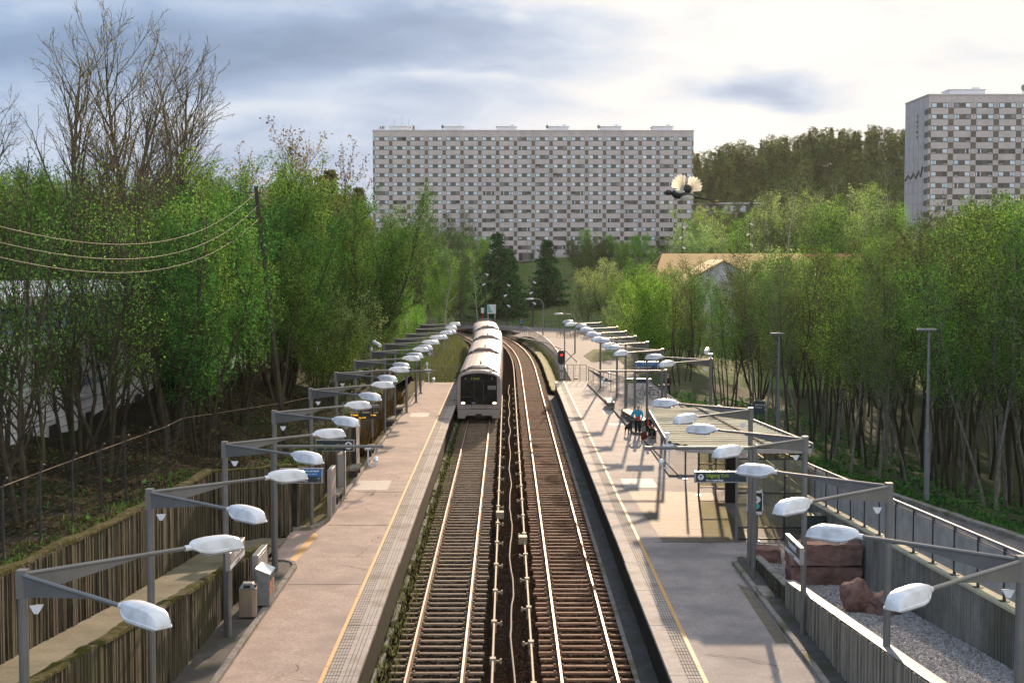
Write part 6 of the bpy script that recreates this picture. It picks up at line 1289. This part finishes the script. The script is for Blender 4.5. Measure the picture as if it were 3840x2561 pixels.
tuft('embankment_shrubs', 16000, lambda y, u: -9.5 + u * 5.2 + curve(y), (120, 225), lambda x, y: -1.2, .8, 'leaf_brown', 12)
tuft('slope_grass', 26000, lambda y, u: -25 + u * 62, (245, 400), lambda x, y: ground_h(x, y), .7, 'leaf_olive', 13)
strip('embankment', 121, 240, 3, lambda y: 4.0, lambda y: 5.9, lambda x, y: -1.3 + (x - 4.0) * .38, 'litter', 0.02, 5)
strip('embankment', 118, 240, 3, lambda y: -9.5, lambda y: -3.8, lambda x, y: -1.35 + (-3.8 - x) * .09, 'litter', 0.03, 8)

# ------------------------------------------------------------------ people and animals
def skin(name, chains, m, parent, sub=1):
    """chains: list of lists of (x,y,z,r); vertices shared by equal coordinates"""
    V = []; E = []; Rr = []; idx = {}
    for ch in chains:
        prev = None
        for x, y, z, r in ch:
            k = (round(x, 3), round(y, 3), round(z, 3))
            if k not in idx: idx[k] = len(V); V.append((x, y, z)); Rr.append(r)
            if prev is not None: E.append((prev, idx[k]))
            prev = idx[k]
    me = bpy.data.meshes.new(name); me.from_pydata(V, E, []); o = bpy.data.objects.new(name, me); COL.objects.link(o)
    md = o.modifiers.new('s', 'SKIN'); md.use_smooth_shade = True
    for i, r in enumerate(Rr): me.skin_vertices[0].data[i].radius = (r, r)
    me.skin_vertices[0].data[0].use_root = True
    o.modifiers.new('d', 'SUBSURF').levels = sub; o.modifiers['d'].render_levels = sub
    dg = bpy.context.evaluated_depsgraph_get(); dg.update(); me2 = bpy.data.meshes.new_from_object(o.evaluated_get(dg)); bpy.data.objects.remove(o); me2.name = name
    return link(name, me2, m, parent)
def head(b, c, s=1.0, dirx=0.0, diry=-1.0):
    b.ell(c, (.078 * s, .092 * s, .115 * s), 14, 10); b.ell((c[0] + dirx * .09 * s, c[1] + diry * .09 * s, c[2] - .015 * s), (.018 * s, .025 * s, .03 * s), 6, 5)
    px_, py_ = -diry, dirx
    for e in (-1, 1): b.ell((c[0] + px_ * e * .08 * s, c[1] + py_ * e * .08 * s, c[2] - .01 * s), (.018 * s, .02 * s, .035 * s), 6, 5)
def hand_chains(x, y, z, dx, dy, dz):
    out = []; base = (x, y, z, .032)
    for k, l in enumerate((.07, .085, .08, .06)):
        o = (k - 1.5) * .02; out.append([base, (x + dx * .05 + o, y + dy * .05, z + dz * .05, .012), (x + dx * (.05 + l) + o, y + dy * (.05 + l) + .01, z + dz * (.05 + l), .008)])
    out.append([base, (x + .035, y + .02, z + dz * .03, .011), (x + .045, y + .03, z + dz * .06, .009)]); return out
# woman standing, hand on hip, seen from behind with head turned right
t = thing('person', 'standing person in a blue jacket with white hair, beside the black dog', 'person', (7.62, 82.4, 0), R(-15))
skin('body', [[(0, 0, .93, .13), (0, 0, 1.15, .12), (0, 0, 1.36, .15), (.02, -.01, 1.47, .06), (.03, -.03, 1.53, .055)], [(0, 0, .93, .13), (-.1, 0, .85, .09), (-.11, -.02, .48, .06), (-.12, .01, .08, .045), (-.12, -.12, .04, .04)], [(0, 0, .93, .13), (.1, 0, .85, .09), (.11, -.04, .48, .06), (.1, .0, .08, .045), (.13, -.12, .04, .04)],
      [(0, 0, 1.36, .15), (-.19, 0, 1.37, .055), (-.36, .04, 1.13, .042), (-.21, -.08, 1.0, .032)] , [(0, 0, 1.36, .15), (.19, 0, 1.37, .055), (.27, -.05, 1.1, .042), (.24, -.2, .95, .032)]] + hand_chains(.24, -.2, .95, 0, -.6, -.7) + hand_chains(-.21, -.08, 1.0, .6, -.5, -.3), 'skin', t)
b = MB(); head(b, (.04, -.05, 1.62), 1.0, .6, -.8); b.build('head', 'skin', t, smooth=True)
b = MB(); b.ell((.02, -.02, 1.66), (.10, .105, .10), 14, 10); b.ell((-.02, .03, 1.60), (.07, .07, .08), 10, 8); b.build('hair', 'hair_white', t, smooth=True)
skin('jacket', [[(0, 0, .86, .19), (0, 0, 1.1, .165), (0, 0, 1.36, .175), (.02, 0, 1.47, .085)], [(0, 0, 1.36, .175), (-.2, 0, 1.37, .085), (-.38, .04, 1.13, .065), (-.24, -.06, 1.01, .05)], [(0, 0, 1.36, .175), (.2, 0, 1.37, .085), (.29, -.05, 1.1, .065), (.26, -.17, .98, .05)]], 'coat_blue', t)
skin('trousers', [[(0, 0, .92, .15), (-.1, 0, .82, .115), (-.11, -.02, .48, .085), (-.12, .01, .12, .07)], [(0, 0, .92, .15), (.1, 0, .82, .115), (.11, -.04, .48, .085), (.1, 0, .12, .07)]], 'cloth_black', t)
b = MB(); 
for s, y in ((-.12, -.05), (.115, -.06)): b.ell((s, y, .05), (.055, .15, .05), 10, 6)
b.build('shoes', 'cloth_black', t, smooth=True)
b = MB(); b.ell((.03, -.2, .98), (.13, .06, .09), 12, 8); b.build('hip_bag', 'coat_red', t, smooth=True)
# seated person
t = thing('person', 'seated person in dark clothes on the bench near the shelter roof', 'person', (8.05, 80.2, .1), R(20))
skin('body', [[(0, 0, .52, .14), (0, .02, .78, .13), (0, .0, .97, .14), (0, -.03, 1.07, .06), (0, -.05, 1.13, .055)], [(0, 0, .52, .14), (-.1, -.15, .5, .09), (-.13, -.42, .48, .065), (-.14, -.45, .06, .045), (-.14, -.57, .03, .04)], [(0, 0, .52, .14), (.1, -.15, .5, .09), (.12, -.42, .48, .065), (.12, -.42, .06, .045), (.12, -.54, .03, .04)],
      [(0, 0, .97, .14), (-.19, -.01, .98, .055), (-.24, -.12, .72, .042), (-.1, -.32, .6, .032)], [(0, 0, .97, .14), (.19, -.01, .98, .055), (.24, -.1, .72, .042), (.1, -.32, .58, .032)]] + hand_chains(-.1, -.32, .6, .2, -.8, -.2) + hand_chains(.1, -.32, .58, -.2, -.8, -.2), 'skin', t)
b = MB(); head(b, (0, -.07, 1.22), .95, -.8, -.6); b.build('head', 'skin', t, smooth=True)
b = MB(); b.ell((.01, -.04, 1.26), (.10, .10, .095), 14, 10); b.build('hair', 'hair_dark', t, smooth=True)
skin('coat', [[(0, 0, .50, .19), (0, .02, .76, .175), (0, 0, .97, .17), (0, -.03, 1.06, .085)], [(0, 0, .97, .17), (-.2, -.01, .98, .085), (-.26, -.12, .72, .065), (-.12, -.29, .61, .05)], [(0, 0, .97, .17), (.2, -.01, .98, .085), (.26, -.1, .72, .065), (.12, -.29, .59, .05)]], 'cloth_black', t)
skin('trousers', [[(0, 0, .52, .16), (-.1, -.15, .5, .115), (-.13, -.42, .48, .09), (-.14, -.45, .1, .07)], [(0, 0, .52, .16), (.1, -.15, .5, .115), (.12, -.42, .48, .09), (.12, -.42, .1, .07)]], 'cloth_black', t)
b = MB(); b.ell((-.14, -.5, .03), (.05, .13, .045), 8, 6); b.ell((.12, -.48, .03), (.05, .13, .045), 8, 6); b.build('shoes', 'cloth_black', t, smooth=True)
b = MB(); b.tube([(-.12, -.16, 1.0), (-.17, -.2, .8), (-.14, -.24, .62)], [.05, .045, .04], 8); b.build('scarf', 'coat_red', t, smooth=True)
t = thing('shopping_bag', 'dark red bag standing at the feet of the seated person', 'bag', (7.74, 79.95, 0)); b = MB(); b.loft([[(-.16, -.1, 0), (.16, -.1, 0), (.16, .1, 0), (-.16, .1, 0)], [(-.17, -.12, .3), (.17, -.12, .3), (.17, .12, .3), (-.17, .12, .3)], [(-.1, -.05, .48), (.1, -.05, .48), (.1, .05, .48), (-.1, .05, .48)]]); b.build('bag', mat('dark red cloth', (0.16, 0.03, 0.02), None, 5, .9), t, bevel=.03)
b = MB(); b.tube([(-.08, 0, .47), (-.05, 0, .58), (.05, 0, .58), (.08, 0, .47)], .012, 5); b.build('handle', 'black', t)
# dog
t = thing('dog', 'black dog standing beside the person in the blue jacket', 'dog', (7.1, 82.5, 0), R(65))
skin('body', [[(-.30, 0, .52, .10), (-.1, 0, .53, .12), (.14, 0, .53, .14), (.28, 0, .58, .10), (.40, 0, .70, .07), (.47, 0, .76, .075), (.58, 0, .73, .04), (.63, 0, .72, .03)], [(-.30, 0, .52, .10), (-.33, .08, .40, .07), (-.29, .09, .30, .045), (-.40, .09, .17, .028), (-.37, .09, .03, .028), (-.32, .09, .015, .026)], [(-.30, 0, .52, .10), (-.33, -.08, .40, .07), (-.25, -.09, .30, .045), (-.36, -.09, .17, .028), (-.33, -.09, .03, .028), (-.28, -.09, .015, .026)],
      [(.14, 0, .53, .14), (.2, .09, .38, .05), (.19, .09, .22, .032), (.2, .09, .03, .026), (.25, .09, .015, .026)], [(.14, 0, .53, .14), (.2, -.09, .38, .05), (.22, -.09, .22, .032), (.2, -.09, .03, .026), (.25, -.09, .015, .026)], [(-.30, 0, .52, .10), (-.42, 0, .50, .03), (-.52, 0, .40, .022), (-.55, 0, .28, .012)]], 'fur', t)
b = MB()
for s in (-1, 1): b.add([(.44, s * .04, .82), (.50, s * .05, .81), (.47, s * .10, .72), (.45, s * .07, .74)], [(0, 1, 2, 3), (3, 2, 1, 0)])
b.build('ears', 'fur', t)
# walker behind the posts, and far person taking a picture
def small_person(label, x, y, z, top, legs, rz, arm_up=False):
    t = thing('person', label, 'person', (x, y, z), rz); A = [(0, 0, 1.36, .15), (.19, 0, 1.37, .055), (.24, -.12, 1.2, .042), (.2, -.32, 1.5, .032)] if arm_up else [(0, 0, 1.36, .15), (.19, 0, 1.37, .055), (.25, .02, 1.1, .042), (.24, -.08, .86, .032)]
    B = [(-a, b_, c, d) if a else (a, b_, c, d) for a, b_, c, d in A]
    skin('body', [[(0, 0, .93, .13), (0, 0, 1.15, .12), (0, 0, 1.36, .15), (0, -.01, 1.47, .06), (0, -.03, 1.53, .055)], [(0, 0, .93, .13), (-.1, 0, .85, .09), (-.11, .06, .48, .06), (-.12, .16, .08, .045), (-.12, .05, .04, .04)], [(0, 0, .93, .13), (.1, 0, .85, .09), (.11, -.12, .5, .06), (.1, -.1, .08, .045), (.1, -.22, .04, .04)], A, B], 'skin', t)
    b = MB(); head(b, (0, -.04, 1.62)); b.build('head', 'skin', t, smooth=True); b = MB(); b.ell((0, -.01, 1.67), (.095, .1, .085), 12, 8); b.build('hair', 'hair_dark', t, smooth=True)
    up = lambda ch: [(a, b_, c, d + .028) for a, b_, c, d in ch]
    skin('top', [[(0, 0, .9, .165), (0, 0, 1.12, .155), (0, 0, 1.36, .178), (0, 0, 1.46, .08)], up(A)[:4], up(B)[:4]], top, t)
    skin('trousers', [[(0, 0, .93, .15), (-.1, 0, .83, .115), (-.11, .06, .48, .085), (-.12, .15, .12, .065)], [(0, 0, .93, .15), (.1, 0, .83, .115), (.11, -.12, .5, .085), (.1, -.1, .12, .065)]], legs, t)
small_person('dark clothed person walking behind the lamp post past the bicycles', 12.0, 106, 0, 'cloth_black', 'cloth_black', R(30))
small_person('tiny far person in a blue top with a raised arm on the square', 2.2, 223, -.55, 'blue_paint', 'cloth_black', R(60), True)
# bicycles
def bicycle(label, x, y, rz, basket):
    t = thing('bicycle', label, 'bicycle', (x, y, .06), rz)
    for wx in (-.52, .52):
        b = MB(); b.tube([(wx + .34 * math.cos(a), 0, .35 + .34 * math.sin(a)) for a in [2 * math.pi * k / 22 for k in range(23)]], .02, 5, cap=False)
        for k in range(8): a = math.pi * k / 8; b.tube([(wx - .33 * math.cos(a), 0, .35 - .33 * math.sin(a)), (wx + .33 * math.cos(a), 0, .35 + .33 * math.sin(a))], .005, 3)
        b.build('wheel', 'black', t)
    b = MB(); 
    for P in ([(-.52, 0, .35), (-.08, 0, .3)], [(-.08, 0, .3), (.38, 0, .75)], [(-.2, 0, .78), (.36, 0, .82)], [(-.22, 0, .85), (-.08, 0, .3)], [(-.52, 0, .35), (-.19, 0, .76)], [(.52, 0, .35), (.36, 0, .95)]): b.tube(P, .02, 6)
    b.build('frame', 'galv', t); b = MB(); b.tube([(.36, -.28, 1.02), (.40, 0, 1.0), (.36, .28, 1.02)], .016, 6); b.build('handlebar', 'galv', t); b = MB(); b.ell((-.24, 0, .9), (.14, .07, .04)); b.build('saddle', 'black', t)
    if basket: b = MB(); b.box(-.75, -.35, -.18, .18, .72, .95); b.build('pannier', 'black', t, bevel=.02)
bicycle('bicycle with black rear pannier parked beyond the benches', 11.0, 104.5, R(190), True); bicycle('pale framed bicycle leaning beside the one with the pannier', 10.2, 103.2, R(165), False)
# magpie in flight
t = thing('magpie', 'black and white magpie flying with raised wings in front of the long block', 'bird', (1.845, 15.0, 10.77), R(4)); t.scale = (1.1, 1.1, 1.1)
def bird_fan(name, root, dirs, m, L, w):
    b = MB()
    for k, (a, l) in enumerate(dirs):
        d = Vector((math.cos(a), .12 * (k - 3) / 3, math.sin(a))).normalized(); n = Vector((-d.z, 0, d.x)) * w; p = Vector(root); e = p + d * L * l
        b.add([p - n * .35, p + n * .35, p + d * L * l * .85 + n, e, p + d * L * l * .85 - n], [(0, 1, 2, 3, 4)]); b.add([(q_[0], q_[1] + .003, q_[2]) for q_ in (p - n * .35, p + n * .35, p + d * L * l * .85 + n, e, p + d * L * l * .85 - n)], [(4, 3, 2, 1, 0)])
    return b.build(name, m, t)
skin('body', [[(-.11, 0, .0, .03), (-.06, 0, -.01, .05), (.02, 0, -.025, .048), (.09, 0, -.03, .028), (.13, 0, -.035, .014)]], 'feather_black', t)
b = MB(); b.ell((-.135, 0, .005), (.035, .026, .028), 10, 8); b.build('head', 'feather_black', t, smooth=True)
b = MB(); b.tube([(-.16, 0, 0.002), (-.205, 0, -.006)], [.010, .001], 6); b.build('beak', 'black', t)
b = MB(); b.ell((.035, -.01, -.045), (.075, .042, .032), 12, 8); b.build('belly', 'feather_white', t, smooth=True)
b = MB(); b.ell((-.03, -.043, .012), (.045, .012, .014), 10, 6); b.build('shoulder_patch', 'feather_white', t, smooth=True)
bird_fan('wing', (0.0, -.03, .03), [(R(88 + 12 * k), v) for k, v in enumerate((1.0, 1.03, 1.05, 1.02, .98, .92, .85))], 'feather_white', .145, .017)
bird_fan('wing', (0.06, .03, .02), [(R(8 + 12 * k), v) for k, v in enumerate((.85, .95, 1.0, 1.05, 1.05, 1.0, .95))], 'feather_white', .155, .018)
b = MB(); b.ell((.03, 0, .04), (.06, .035, .045), 10, 8); b.build('wing_coverts', 'feather_black', t, smooth=True)
b = MB(); b.add([(.11, -.012, -.03), (.11, .012, -.03), (.30, .014, -.062), (.33, 0, -.068), (.30, -.014, -.062), (.11, -.012, -.036), (.11, .012, -.048), (.30, .014, -.076), (.33, 0, -.080), (.30, -.014, -.076)], [(0, 1, 2, 3, 4), (9, 8, 7, 6, 5), (0, 4, 9, 5), (4, 3, 8, 9), (3, 2, 7, 8), (2, 1, 6, 7), (1, 0, 5, 6)]); b.build('tail', 'feather_black', t)
b = MB(); b.ell((.32, 0, -.074), (.035, .012, .007), 8, 5); b.build('tail_tip', mat('tail tip with painted sun glow', (0.45, 0.27, 0.06), None, 4, .5), t, smooth=True)  # golden colour paints sunlight on the end of the black tail
# ------------------------------------------------------------------ haze
HAZE = 0.00006
hm = bpy.data.materials.new('haze air'); hm.use_nodes = True; n = hm.node_tree.nodes; l = hm.node_tree.links; n.clear(); o_ = n.new('ShaderNodeOutputMaterial'); v = n.new('ShaderNodeVolumePrincipled')
v.inputs['Color'].default_value = (0.95, 0.93, 0.88, 1); v.inputs['Density'].default_value = HAZE; v.inputs['Anisotropy'].default_value = 0.3; l.new(v.outputs[0], o_.inputs['Volume'])
b = MB(); b.box(-720, 920, -65, 2560, -4, 110)
hz = b.build('haze', hm); hz['kind'] = 'stuff'
